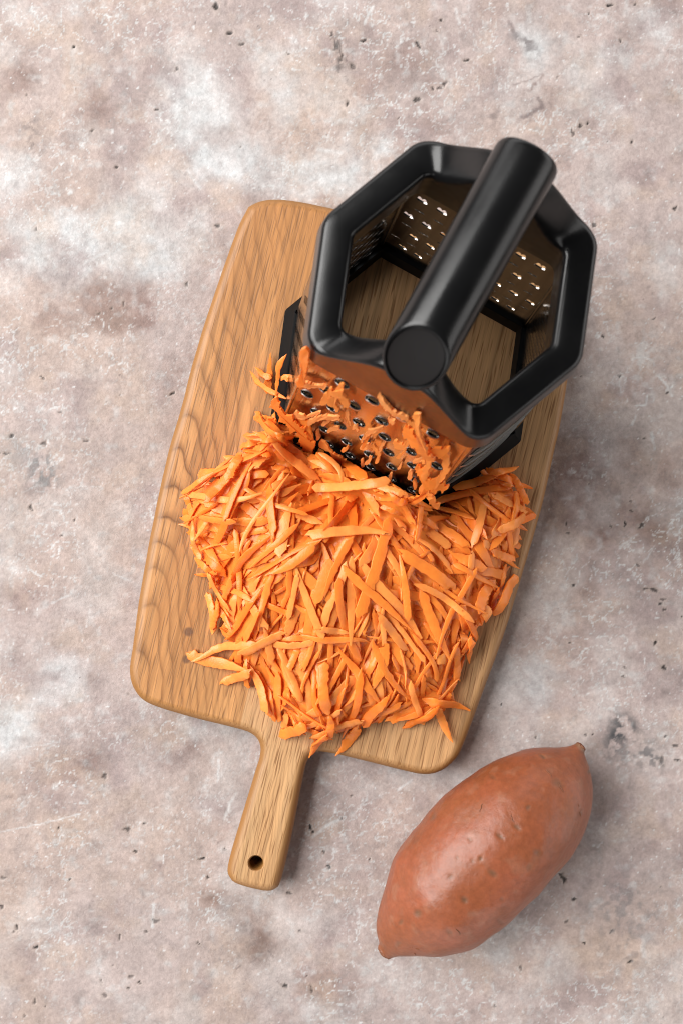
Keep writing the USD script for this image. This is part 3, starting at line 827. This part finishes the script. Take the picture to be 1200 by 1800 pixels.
oa, ob = side(s1_, o1_, 1), side(s2_, o2_, -1)
from scipy.ndimage import gaussian_filter1d
oa, ob = gaussian_filter1d(oa, 4, mode='nearest'), gaussian_filter1d(ob, 4, mode='nearest')
cen, rad = (oa + ob) / 2, np.maximum((oa - ob) / 2 * 0.965, 0.0006)
rmax = rad.max()
cz = 0.0008 + rad * 0.96 + (rmax - rad) * 0.72
th = np.linspace(0, 2 * math.pi, nr, endpoint=False)
S, T = np.meshgrid(ss, th, indexing='ij')
R = np.repeat(rad[:, None], nr, 1)
px = axis_a[0] + al[0] * S + ac[0] * (cen[:, None] + R * np.cos(T))
py = axis_a[1] + al[1] * S + ac[1] * (cen[:, None] + R * np.cos(T))
pz = cz[:, None] + R * 0.96 * np.sin(T)
pot = np.stack([px, py, pz], -1)
radial = np.stack([ac[0] * np.cos(T), ac[1] * np.cos(T), np.sin(T)], -1)
damp = np.clip(R / 0.012, 0, 1)[..., None]
lumps = (fbm(pot * 34, 3, 61) - 0.5) * 0.0040 + (fbm(pot * 140, 3, 62) - 0.5) * 0.0007
pot = pot + radial * lumps[..., None] * damp
PQ = (NX + pot[..., 0] * F / (H - pot[..., 2]), NY - pot[..., 1] * F / (H - pot[..., 2]))
upper = pot[..., 2] > 0.02
k = np.clip(fbm(pot * 45, 4, 63) * 2.2 - 0.6, 0, 1)[..., None]
pc = np.array([0.212, 0.060, 0.022]) * (1 - k) + np.array([0.258, 0.074, 0.035]) * k
k = np.clip((fbm(pot * np.array([60, 60, 60]) + 9, 4, 64) - 0.52) * 4, 0, 1)[..., None]
pc = pc * (1 - 0.5 * k) + np.array([0.185, 0.060, 0.018]) * 0.5 * k
k = np.clip((np.abs(S / LP - 0.55) - 0.33) * 5, 0, 1)[..., None]
pc = pc * (1 - 0.5 * k) + np.array([0.165, 0.058, 0.020]) * 0.5 * k
k = np.clip((fbm(pot * 190, 3, 65) - 0.60) * 7, 0, 1)[..., None]
pc = pc * (1 - 0.28 * k) + np.array([0.36, 0.18, 0.11]) * 0.22 * k
SCARS = [(928, 1420, 4, 5, 1), (908, 1455, 9, 4, .7), (878, 1471, 9, 4, .8), (825, 1476, 6, 4, .5), (844, 1510, 4, 4, 1), (830, 1514, 5, 4, .4), (865, 1536, 11, 6, .7), (816, 1583, 7, 6, .8), (791, 1542, 5, 6, .5), (803, 1508, 4, 4, .5), (734, 1606, 8, 7, 1),
         (704, 1622, 4, 6, .6), (953, 1330, 7, 3, 1), (1036, 1357, 4, 5, 1), (980, 1378, 12, 8, .5), (931, 1525, 6, 7, .4), (945, 1500, 8, 6, .5), (760, 1436, 4, 7, .5), (882, 1582, 4, 4, .4), (790, 1640, 8, 5, .5), (880, 1622, 8, 4, .4), (1020, 1430, 4, 8, .4), (700, 1660, 6, 5, .5), (865, 1366, 8, 4, .4)]
for x, y, rx, ry, w in SCARS:
    a = math.radians(35)
    dx, dy = PQ[0] - x, PQ[1] - y
    q = np.sqrt(((dx * math.cos(a) + dy * math.sin(a)) / rx) ** 2 + ((-dx * math.sin(a) + dy * math.cos(a)) / ry) ** 2)
    k = np.clip(1.3 - q, 0, 1) * upper * min(1.0, w * 1.3)
    pc = pc * (1 - k[..., None] * 0.85) + np.array([0.13, 0.065, 0.035]) * k[..., None] * 0.85
    pot = pot - radial * (0.0005 * k)[..., None]
tip = np.clip((R.min(1, keepdims=True) * 0 + (S / LP - 0.985) / 0.012), 0, 1)[..., None]
pc = pc * (1 - 0.8 * tip) + np.array([0.16, 0.085, 0.045]) * 0.8 * tip
tuber = thing('sweet_potato', 'whole unpeeled sweet potato with coppery skin, lying beside the board', 'sweet potato')
skin = obj('skin', (pot.reshape(-1, 3), grid_faces(ns, nr, False, True)[:, ::-1]), M['skin'], tuber, smooth=True)
primvar(skin, 'pigment', np.clip(pc, 0.01, 0.9).reshape(-1, 3))
# stub ends close the skin
for name, i in (('root_tip', 0), ('stem_scar', ns - 1)):
    m = trimesh.creation.icosphere(3, 1.0)
    vv = np.array(m.vertices) * (rad[i] * 0.97)
    vv *= (1 + 0.5 * (fbm(vv * 900 + i, 2, 66) - 0.5))[:, None]
    c = np.array([*(axis_a + al * ss[i] + ac * cen[i]), cz[i]])
    vv = vv - np.outer(vv[:, :2] @ al, [al[0], al[1], 0]) * 0.55
    obj(name, (vv + c, np.array(m.faces)), M['root'], tuber, smooth=True)
# hair roots
for x, y, ang, ln in [(985, 1385, 40, 14), (1018, 1425, 75, 16), (728, 1668, -10, 16), (724, 1672, 30, 12), (806, 1640, 20, 12), (900, 1440, 50, 9), (965, 1360, 30, 12), (845, 1420, 120, 9)]:
    d = (PQ[0] - x) ** 2 + (PQ[1] - y) ** 2 + 1e6 * (~upper)
    pts = []
    for t in np.linspace(-0.5, 0.5, 6):
        xx, yy = x + math.cos(math.radians(ang)) * ln * t, y + math.sin(math.radians(ang)) * ln * t + 3 * math.sin(3 * t)
        i = np.unravel_index(np.argmin((PQ[0] - xx) ** 2 + (PQ[1] - yy) ** 2 + 1e6 * (~upper)), S.shape)
        pts.append(pot[i] + radial[i] * 0.0002)
    segs = [trimesh.creation.cylinder(0.00016, segment=(pts[k], pts[k + 1]), sections=5) for k in range(5) if np.linalg.norm(pts[k] - pts[k + 1]) > 1e-5]
    if segs:
        obj('hair_root', trimesh.util.concatenate(segs), mat_root_pale if 'mat_root_pale' in globals() else M['root'], tuber)

# ------------------------------------------------------------------ grated shreds
def ribbon(path, up, width, thick, ragged=0.11, taper=0.13, r=rng, cup=0.08):
    """a grated strip along PATH (n x 3) lying flat across UP (n x 3)"""
    p = np.asarray(path, float)
    n = len(p)
    t = np.gradient(p, axis=0)
    t /= np.linalg.norm(t, axis=1, keepdims=True) + 1e-12
    up = np.broadcast_to(up, p.shape)
    s = np.cross(t, up)
    s /= np.linalg.norm(s, axis=1, keepdims=True) + 1e-12
    u = np.cross(s, t)
    q = np.linspace(0, 1, n)
    ta, tb = taper * r.choice([0.35, 1.0, 3.4], 2, p=[0.4, 0.3, 0.3])        # cut square, rounded or drawn out to a point
    prof = np.minimum(np.clip(q / ta, 0, 1) ** 0.8, np.clip((1 - q) / tb, 0, 1) ** 0.8)
    prof = (e := r.uniform(0.10, 0.30)) + (1 - e) * prof
    skew = r.uniform(-0.5, 0.5) * width * (np.abs(2 * q - 1) ** 6) * np.sign(2 * q - 1)
    wl = width / 2 * prof * (1 + ragged * r.uniform(-1, 0.6, n)) + 0.0
    wr = width / 2 * prof * (1 + ragged * r.uniform(-1, 0.6, n))
    if r.random() < 0.45:                                     # one torn, toothed side
        wl = wl * (1 + 0.30 * r.uniform(-1, 0.8, n) * (r.uniform(0, 1, n) < 0.6))
    th = thick * (0.45 + 0.55 * prof) * (1 + 0.15 * r.uniform(-1, 1, n))
    lift = cup * width * r.uniform(-0.5, 1)
    c = [(-wl, 0.12 * th + lift * 0.5), (-wl * 0.84, th * 0.46 + lift * 0.3), (wr * 0.05, th * 0.56), (wr * 0.86, th * 0.42 + lift * 0.3), (wr, 0.05 * th + lift * 0.5), (wr * 0.8, -th * 0.5 + lift * 0.2), (-wl * 0.75, -th * 0.5 + lift * 0.2)]
    slant = t * skew[:, None] * 0.8
    v = np.stack([p + slant * np.sign(np.mean(a)) + s * np.asarray(a)[:, None] + u * np.broadcast_to(b, (n,))[:, None] for a, b in c], 1)
    m = len(c)
    f = grid_faces(n, m, False, True)
    tri = np.vstack([f[:, [0, 1, 2]], f[:, [0, 2, 3]]])
    caps = [[0, i + 1, i] for i in range(1, m - 1)] + [[(n - 1) * m, (n - 1) * m + i, (n - 1) * m + i + 1] for i in range(1, m - 1)]
    return v.reshape(-1, 3), np.vstack([tri, caps])


foot_px = [(322, 905), (348, 850), (405, 815), (440, 775), (470, 770), (540, 800), (610, 835), (690, 850), (770, 893), (800, 875), (862, 830), (905, 850), (918, 905), (896, 985), (862, 1075), (832, 1112), (818, 1160), (800, 1210), (775, 1240), (690, 1262), (620, 1280), (560, 1290), (500, 1270), (455, 1205), (420, 1170), (398, 1110), (378, 1040), (350, 985)]
foot = Polygon(smooth_closed([at(x, y, BT + 0.004)[:2] for x, y in foot_px], 300))
C0 = np.array([foot.bounds[0] - 0.04, foot.bounds[1] - 0.04])
STEP = 0.001
NXG, NYG = int((foot.bounds[2] - foot.bounds[0] + 0.08) / STEP), int((foot.bounds[3] - foot.bounds[1] + 0.08) / STEP)
cx, cy = np.meshgrid(C0[0] + STEP * np.arange(NXG), C0[1] + STEP * np.arange(NYG), indexing='ij')
cells = shapely.points(cx, cy)
inside = shapely.contains(foot, cells)
dist = np.where(inside, shapely.distance(foot.exterior, cells), 0)
fall = at(590, 985, 0.03)[:2]
spout = at(640, 800, 0.03)[:2]
dome = np.exp(-((cx - fall[0]) ** 2 + (cy - fall[1]) ** 2) / (2 * 0.055 ** 2))
target = np.where(inside, np.minimum(dist * 0.95, 0.009 + 0.021 * dome), 0)
target *= 0.75 + 0.5 * fbm(np.stack([cx * 40, cy * 40, 0 * cx], -1), 2, 71)
hm = np.full((NXG, NYG), BT)
rel = np.stack([(cx - GC[0]) * GU[0] + (cy - GC[1]) * GU[1], (cx - GC[0]) * GV[0] + (cy - GC[1]) * GV[1]], -1)
hexp = Polygon(hexagon(*BASE))
hexd = shapely.distance(hexp.exterior, shapely.points(rel[..., 0], rel[..., 1])) * np.where(shapely.contains(hexp, shapely.points(rel[..., 0], rel[..., 1])), 1, 0)
hm = np.where(hexd > 0, BT + np.minimum(hexd * 1.9, 0.0165), hm)
hm = np.where(hexd > 0.0078, 0.2, hm)
ids = np.full((NXG, NYG), -1)
SHREDS = []


def cell(p):
    i = np.clip(((p[..., 0] - C0[0]) / STEP + 0.5).astype(int), 0, NXG - 1)
    j = np.clip(((p[..., 1] - C0[1]) / STEP + 0.5).astype(int), 0, NYG - 1)
    return i, j


def lay(c, yaw, length, width, thick, bend, sag=0.0010, label=None):
    """lets a strip settle on what lies below it; False when it would run into the grater"""
    n = 21
    q = np.linspace(-0.5, 0.5, n)
    ang = yaw + bend * q + rng.normal(0, 0.09) * np.sin(2 * math.pi * (q + rng.uniform(0, 1)))
    step = np.stack([np.cos(ang), np.sin(ang)], 1) * length / (n - 1)
    xy = np.cumsum(step, 0)
    xy = xy - xy[n // 2] + c
    side_ = np.stack([-np.sin(ang), np.cos(ang)], 1)
    prof = np.clip(np.minimum(q + 0.5, 0.5 - q) / 0.2, 0.25, 1)
    across = np.linspace(-0.42, 0.42, 5)
    pts = xy[:, None] + side_[:, None] * (across[None, :, None] * width * prof[:, None, None])
    i, j = cell(pts)
    hh = hm[i, j]
    if hh.max() > 0.1:
        return False
    ridge_ = hh.max(1)
    a = np.polyfit(q, ridge_, 1)
    line = np.polyval(a, q)
    soft = gaussian_filter1d(ridge_, 2.2, mode='nearest')
    z = 0.22 * line + 0.78 * soft
    z = z + max(0, (ridge_ - z).max() - sag) * 0.6 + thick * 0.5
    z = np.maximum(z, BT + thick * 0.5 + 0.0001)
    low = hh.mean(1)
    # roll of the strip follows the ground across it
    roll = np.clip((hh[:, -1] - hh[:, 0]).mean() / width, -0.5, 0.5) * 0.8 + rng.normal(0, 0.16)
    up = np.stack([-side_[:, 0] * math.sin(roll), -side_[:, 1] * math.sin(roll), np.full(n, math.cos(roll))], 1)
    SHREDS.append((np.c_[xy, z], up, width, thick, label))
    k = len(SHREDS) - 1
    newz = (z + thick * 0.5)[:, None] + math.tan(roll) * across[None] * width
    # finer footprint so that no cell is skipped
    t2 = np.linspace(0, n - 1, int(length / 0.0005))
    f0 = np.floor(t2).astype(int).clip(0, n - 2)
    fr = (t2 - f0)[:, None]
    for aidx in range(9):
        ac_ = -0.42 + 0.105 * aidx
        pt = (xy[f0] * (1 - fr) + xy[f0 + 1] * fr) + (side_[f0]) * (ac_ * width * prof[f0])[:, None]
        zz = (z[f0] * (1 - fr[:, 0]) + z[f0 + 1] * fr[:, 0]) + thick * 0.42 + math.tan(roll) * ac_ * width
        i, j = cell(pt)
        above = zz > hm[i, j]
        hm[i[above], j[above]] = zz[above]
        ids[i[above], j[above]] = k
    return True


pool = np.argwhere(inside & (hexd == 0))
tries = 0
while len(SHREDS) < 2300 and tries < 26000:
    tries += 1
    cand = pool[rng.integers(0, len(pool), 7)]
    deficit = target[cand[:, 0], cand[:, 1]] - (hm[cand[:, 0], cand[:, 1]] - BT)
    b = int(np.argmax(deficit))
    if deficit[b] < 0.0005:
        continue
    c = np.array([cx[tuple(cand[b])], cy[tuple(cand[b])]]) + rng.uniform(-0.0005, 0.0005, 2)
    length = float(np.clip(rng.lognormal(math.log(0.0265), 0.42), 0.006, 0.050))
    width = float(np.clip(rng.normal(0.0037, 0.0013), 0.0014, 0.0068))
    # strips far out point outwards, the others lie any way
    out_dir = math.atan2(c[1] - spout[1], c[0] - spout[0])
    yaw = rng.normal(out_dir, 0.50) if rng.random() < 0.66 else rng.uniform(0, math.pi)
    ends = c + np.array([[math.cos(yaw), math.sin(yaw)]]) * np.array([[0.5], [-0.5]]) * length
    slack = 0.0075 if rng.random() < 0.25 and abs(math.cos(yaw - out_dir)) > 0.8 else 0.0022
    if any(not foot.buffer(slack).contains(Point(*e)) for e in ends):
        continue
    lay(c, yaw, length, width, float(rng.uniform(0.0007, 0.0014)), rng.normal(0, 0.38), sag=0.0009)
# strips piled against the front of the base
front_edge = hexagon(*BASE)[[2, 3]]
for k in range(75):
    t = rng.uniform(0.30, 1.0) if k % 6 else rng.uniform(0.0, 0.12)
    q = front_edge[0] * (1 - t) + front_edge[1] * t + np.array([0, rng.uniform(-0.006, 0.0045)])
    c = gworld(q[None], 0)[0, :2]
    lay(c, ga + rng.normal(0, 0.55), float(rng.uniform(0.010, 0.026)), float(rng.uniform(0.0025, 0.0055)), 0.0013, rng.normal(0, 0.7), sag=0.0012)
N_HEAP = len(SHREDS)

# single strips that lie free at the heap's border or stand out on top of it
SINGLE = [((330, 1152), (440, 1175), 22, 'long shred reaching furthest left towards the knot in the board'), ((336, 1156), (452, 1112), 15, 'thin shred crossing the knot, meeting another in a sharp V'), ((390, 1204), (446, 1172), 17, 'short thick shred just below the sharp V of shreds at left'),
          ((372, 1040), (382, 1112), 15, 'narrow shred standing apart at the left border of the heap'), ((388, 1052), (376, 1108), 11, 'slim shred curling beside the left border of the heap'), ((543, 1328), (572, 1276), 18, 'shred hanging over the edge where the handle joins the board'),
          ((596, 1326), (632, 1272), 20, 'broad shred at the board edge to the right of the handle'), ((712, 1285), (768, 1240), 14, 'pointed shred at the lower right, leaning left'), ((792, 1302), (762, 1236), 15, 'pointed shred at the lower right, reaching closest to the whole sweet potato'),
          ((822, 1248), (744, 1222), 20, 'blunt shred sticking out furthest right at the bottom of the heap'), ((910, 822), (852, 836), 14, 'shred lying furthest up, beside the right side of the grater base'), ((910, 868), (892, 932), 12, 'thin straight shred standing apart at the right border of the heap'),
          ((924, 908), (872, 934), 18, 'shred pointing furthest right towards the board edge'), ((901, 985), (858, 968), 16, 'ragged shred at the right border of the heap'), ((492, 1296), (540, 1262), 20, 'ragged shred at the foot of the heap on the handle'), ((424, 800), (402, 842), 17, 'short shred at the upper left border of the heap'),
          ((548, 860), (682, 850), 18, 'long broad pale shred lying level just below the grater'), ((540, 936), (680, 930), 20, 'long straight pale shred across the middle of the heap'), ((700, 965), (800, 1035), 22, 'long tapering shred slanting down right across the heap'), ((470, 770), (560, 850), 17, 'long slim shred leaning against the front of the grater base'),
          ((475, 1015), (560, 960), 18, 'straight shred rising to the right in the middle of the heap'), ((565, 1165), (572, 1262), 20, 'upright broad shred near the bottom of the heap'), ((420, 1150), (500, 1110), 17, 'shred rising to the right at the lower left of the heap'), ((862, 1078), (905, 1010), 22, 'wide dark shred on the right border, beside the board edge')]
for a, b, wpx, lab in SINGLE:
    pa, pb = at(*a, BT + 0.004)[:2], at(*b, BT + 0.004)[:2]
    ci, cj = cell((pa + pb) / 2)
    zz = float(hm[ci, cj])
    if zz > 0.1:
        zz = BT + 0.01
    pa, pb = at(*a, zz)[:2], at(*b, zz)[:2]
    d = pb - pa
    lay((pa + pb) / 2, math.atan2(d[1], d[0]), float(np.linalg.norm(d)), wpx * (H - zz) / F, 0.0018, rng.normal(0, 0.25), sag=0.0016, label=lab)

count = np.bincount(ids[ids >= 0].ravel(), minlength=len(SHREDS))
order = [k for k in np.argsort(-count) if k < N_HEAP]
N_ONE = 232
single = set(order[:N_ONE])
rest_v, rest_f, nv_ = [], [], 0
TAKEN = {}


def describe(p, w, tone):
    """words for one strip of the heap from its length, breadth, tone, slant and place"""
    e = p[-1, :2] - p[0, :2]
    ln = np.linalg.norm(np.diff(p, axis=0), axis=1).sum()
    size = 'short' if ln < 0.022 else 'long' if ln > 0.034 else 'middling'
    broad = 'slim ' if w < 0.0044 else 'broad ' if w > 0.0060 else ''
    bend = ' curved' if np.linalg.norm(e) < 0.985 * ln else ''
    a = math.degrees(math.atan2(e[1], e[0])) % 180
    lie = 'level' if a < 22 or a > 158 else 'rising rightwards' if a < 68 else 'upright' if a < 112 else 'falling rightwards'
    m = p.mean(0)
    k = F / (H - m[2])
    x, y = NX + m[0] * k, NY - m[1] * k
    d = foot.exterior.distance(Point(*m[:2]))
    row = 'below the grater' if y < 870 else 'in the upper heap' if y < 920 else 'above mid heap' if y < 980 else 'in mid heap' if y < 1040 else 'below mid heap' if y < 1110 else 'in the lower heap' if y < 1190 else 'near the handle'
    colm = 'far left' if x < 410 else 'left' if x < 490 else 'centre left' if x < 560 else 'centre' if x < 640 else 'centre right' if x < 710 else 'right' if x < 790 else 'far right'
    rim_ = ', at its border' if d < 0.008 else ''
    if len((text_ := f"{size} {broad}{('orange', 'deep orange', 'pale orange')[tone]}{bend} shred {lie} {row}, {colm}{rim_}").split()) > 10:
        rim_ = ''
    text = f"{size} {broad}{('orange', 'deep orange', 'pale orange')[tone]}{bend} shred {lie} {row}, {colm}{rim_}"
    return text

for k, (p, up, w, t, lab) in enumerate(SHREDS):
    v, f = ribbon(p, up, w, t)
    if lab is None and k not in single:
        rest_v.append(v)
        rest_f.append(f + nv_)
        nv_ += len(v)
        continue
    tone = int(rng.choice([0, 0, 0, 1, 2, 2]))
    o = obj('shred', trimesh.Trimesh(v, f, process=False), M['flesh'][tone], smooth=72)
    if lab:
        tag(o, lab, 'shred', 'single shreds that stand out in the heap')
    else:
        tag(o, (text := describe(p, w, tone)), 'shred', 'grated shreds of the heap')
        LABELLED.append((o, text, -float(p[:, 1].mean())))
# the dense inside of the heap, a little below the strips that lie on it
low_ = gaussian_filter1d(gaussian_filter1d(np.where(hm > 0.1, BT, hm), 2.5, axis=0), 2.5, axis=1) - 0.0023 + 0.0012 * (fbm(np.stack([cx * 300, cy * 300, 0 * cx], -1), 3, 77) - 0.5)
core = inside & (dist > 0.004) & (low_ > BT + 0.0008) & (hexd < 0.001)
idx = -np.ones(core.shape, int)
idx[core] = np.arange(core.sum())
quad = core[:-1, :-1] & core[1:, :-1] & core[1:, 1:] & core[:-1, 1:]
a_, b_ = np.nonzero(quad)
rest_v.append(np.c_[cx[core], cy[core], low_[core]])
rest_f.append(np.vstack([np.c_[idx[a_, b_], idx[a_ + 1, b_], idx[a_ + 1, b_ + 1]], np.c_[idx[a_, b_], idx[a_ + 1, b_ + 1], idx[a_, b_ + 1]]]) + nv_)
heap = obj('grated_heap', trimesh.Trimesh(np.vstack(rest_v), np.vstack(rest_f), process=False), M['flesh'][0], smooth=72)
tag(heap, 'tangled orange shreds filling the heap of grated sweet potato on the board', 'grated vegetable', kind='stuff')


# shreds that cling to the grater
def cling(face, pts, wpx, out=0.0014, ragged=0.5, label=None, group='shreds clinging to the grater', n=12, lift=0.0, m=None):
    line = LineString(pts)
    wpx = wpx * 0.62
    ring = np.array(line.buffer(wpx * 0.5, quad_segs=3).segmentize(2.6).exterior.coords)[:-1]
    nn_ = normals2(ccw(ring))
    ring = ccw(ring)
    jag = gaussian_filter1d(rng.normal(0, 1, len(ring)), 0.6, mode='wrap') * 0.17 + gaussian_filter1d(rng.normal(0, 1, len(ring)), 2.0, mode='wrap') * 0.42
    poly = Polygon(ring + nn_ * (wpx * np.clip(jag, -0.34, 0.42))[:, None]).buffer(0)
    if poly.geom_type != 'Polygon':
        poly = max(poly.geoms, key=lambda g: g.area)
    poly = Polygon(poly.exterior)
    dens = np.array(poly.representative_point().coords[0])
    fl = trimesh.creation.extrude_polygon(poly, 1.0, engine='earcut')
    q = np.array([face.hit(x, y) for x, y in fl.vertices[:, :2]])
    wave = 0.0011 * (fbm(np.c_[fl.vertices[:, :2] / 9.0, np.full(len(q), rng.uniform(0, 50))], 2, 5) - 0.5)
    pr = np.array([line.project(Point(*w_[:2]), normalized=True) for w_ in fl.vertices])
    z = out * 0.5 + wave + lift * np.sin(math.pi * pr) + 0.0010 * fl.vertices[:, 2] + (out - 0.0014) * 0.5 * np.sin(math.pi * pr)
    z = z + 0.05 * (q[:, 1].max() - q[:, 1])
    s = np.array([0.0, line.length / 5000.0])
    o = obj('shred', trimesh.Trimesh(face.to3(q, z), fl.faces, process=False), m or M['flesh'][int(rng.choice([0, 2, 2]))], smooth=40)
    if not label:
        x, y = pts[len(pts) // 2]
        along = (x - 687) * 0.873 + (y - 757) * 0.488
        down = -(x - 655) * 0.488 + (y - 757) * 0.873
        side_ = 'far left' if along < -80 else 'left' if along < -25 else 'middle' if along < 30 else 'right' if along < 85 else 'far right'
        level = 'under the rim' if down < -35 else 'high up' if down < -10 else 'halfway down' if down < 18 else 'low down' if down < 45 else 'at the foot'
        size = 'tiny' if np.hypot(*(np.subtract(pts[-1], pts[0]))) < 15 else 'small' if np.hypot(*(np.subtract(pts[-1], pts[0]))) < 30 else 'strip'
        label = f"{size} {'pale' if m is not None else 'orange'} shred on the coarse grating face, {level}, {side_}"
        LABELLED.append((o, label, y))
        return tag(o, label, 'shred', group)
    return tag(o, label, 'shred', 'single shreds clinging to the grater')


cling(FR, [(541, 608), (545, 630), (540, 655)], 16, 0.003, label='torn shred on the left front corner just under the black rim')
cling(FR, [(528, 661), (550, 668), (574, 673)], 11, 0.0018, label='flat pale shred high on the left of the coarse teeth', m=M['flake'])
cling(FR, [(576, 690), (590, 674), (606, 678), (617, 699)], 14, 0.003, label='forked shred caught in the topmost left tooth')
cling(FR, [(604, 669), (592, 690), (600, 704)], 13, 0.0024)
cling(FR, [(487, 700), (508, 716), (540, 742), (556, 772)], 24, 0.004, label='broad ragged shred running down the left of the coarse face')
cling(FR, [(480, 738), (500, 752), (528, 770), (566, 790)], 24, 0.004, label='toothed shred over the base at the lower left of the grater')
cling(FR, [(530, 722), (548, 738), (552, 760)], 17, 0.0035)
cling(FR, [(524, 716), (545, 722), (566, 718)], 10, 0.0022, m=M['flake'])
cling(FR, [(552, 730), (564, 724), (580, 722), (600, 728)], 9, 0.0022, m=M['flake'])
cling(FR, [(572, 770), (590, 782), (606, 800)], 14, 0.0035)
cling(FR, [(540, 780), (566, 794), (596, 812)], 15, 0.0045)
cling(FR, [(512, 755), (530, 775), (556, 790)], 18, 0.0040)
cling(FR, [(740, 716), (752, 736), (758, 760), (772, 784)], 16, 0.0055, label='thick shred dangling at the upper right of the coarse face')
cling(FR, [(722, 745), (738, 756), (760, 772), (790, 782)], 20, 0.004, label='wide ragged shred across the right edge of the coarse face')
cling(FR, [(756, 770), (766, 792), (756, 812)], 20, 0.004)
cling(FR, [(786, 790), (790, 812), (776, 838)], 16, 0.003)
cling(FR, [(744, 812), (764, 826), (786, 842)], 20, 0.005)
cling(FR, [(716, 862), (742, 852), (770, 846)], 22, 0.006, label='broad shred slumped at the lower right foot of the coarse face')
cling(FR, [(752, 846), (770, 856), (776, 872)], 16, 0.006)
cling(FR, [(700, 764), (716, 772), (728, 760)], 12, 0.0026)
cling(FR, [(672, 682), (684, 696), (704, 712), (722, 722)], 10, 0.0030, label='thin flake hanging under the rim near the handle end', m=M['flake'])
cling(FR, [(700, 706), (726, 728), (752, 748)], 8, 0.0022)
cling(FR, [(645, 758), (656, 744), (674, 742)], 10, 0.003, m=M['flake'])
cling(FR, [(652, 756), (646, 772)], 8, 0.003)
cling(FR, [(615, 716), (621, 736)], 7, 0.0024, m=M['flake'])
cling(FR, [(660, 776), (672, 788), (668, 798)], 10, 0.0026)
for x, y in [(690, 731), (562, 757), (630, 746), (610, 782), (648, 778), (676, 776), (650, 802), (706, 812), (688, 836), (724, 828), (740, 800), (600, 806), (640, 806), (710, 790), (590, 748), (744, 776), (732, 844), (578, 736)]:
    a = rng.uniform(0, math.pi)
    l = rng.uniform(5, 9)
    cling(FR, [(x - l * math.cos(a), y - l * 0.6 * math.sin(a)), (x, y + rng.uniform(-2, 2)), (x + l * math.cos(a), y + l * 0.6 * math.sin(a))], rng.uniform(6, 10), 0.0016, 0.6, n=7, m=M['flake'] if rng.random() < 0.6 else None)
# strips over the base at the left and the flake under the rim
def free(pts, z, wpx, label, m=None, ragged=0.3, group='loose shreds at the left of the grater'):
    zs = np.broadcast_to(z, (len(pts),))
    q = np.array([at(x, y, zz) for (x, y), zz in zip(pts, zs)])
    s = np.r_[0, np.cumsum(np.linalg.norm(np.diff(q, axis=0), axis=1))]
    t = np.linspace(0, s[-1], 14)
    q = gaussian_filter1d(np.stack([np.interp(t, s, q[:, k]) for k in range(3)], 1), 1.0, axis=0, mode='nearest')
    v, f = ribbon(q, np.array([0.12, 0.1, 1.0]), wpx * (H - zs.mean()) / F, 0.0014, ragged, 0.25)
    return tag(obj('shred', trimesh.Trimesh(v, f, process=False), m or M['flesh'][0], smooth=38), label, 'shred', group)


free([(440, 652), (452, 672), (476, 688), (506, 702)], [.022, .028, .034, .039], 10, 'thin curved shred crossing the black base at the left of the grater')
free([(503, 622), (490, 640), (488, 668), (484, 700)], [.043, .041, .039, .037], 12, 'upright shred leaning on the fine face of the grater')
free([(476, 622), (474, 650), (470, 690)], [.021, .021, .0205], 16, 'stubby upright shred on the board left of the base')
free([(449, 645), (462, 660), (478, 664)], [.0205, .0215, .023], 15, 'bent shred on the board left of the base')
free([(448, 726), (462, 744), (470, 752)], [.021, .022, .022], 17, 'short shred on the board by the lower left corner of the base')
free([(498, 668), (508, 660), (512, 676)], [.044, .046, .044], 14, 'small curl of shred on the fine face near the front corner')
free([(446, 772), (500, 776), (540, 812), (560, 846)], [.030, .033, .035, .034], 18, 'long shred bending down over the front of the base')
free([(560, 612), (572, 614), (588, 626), (604, 634)], [.206, .205, .2045, .204], 13, 'pale flake stuck to the front of the black rim', M['flake'], 0.6)
settle_labels()
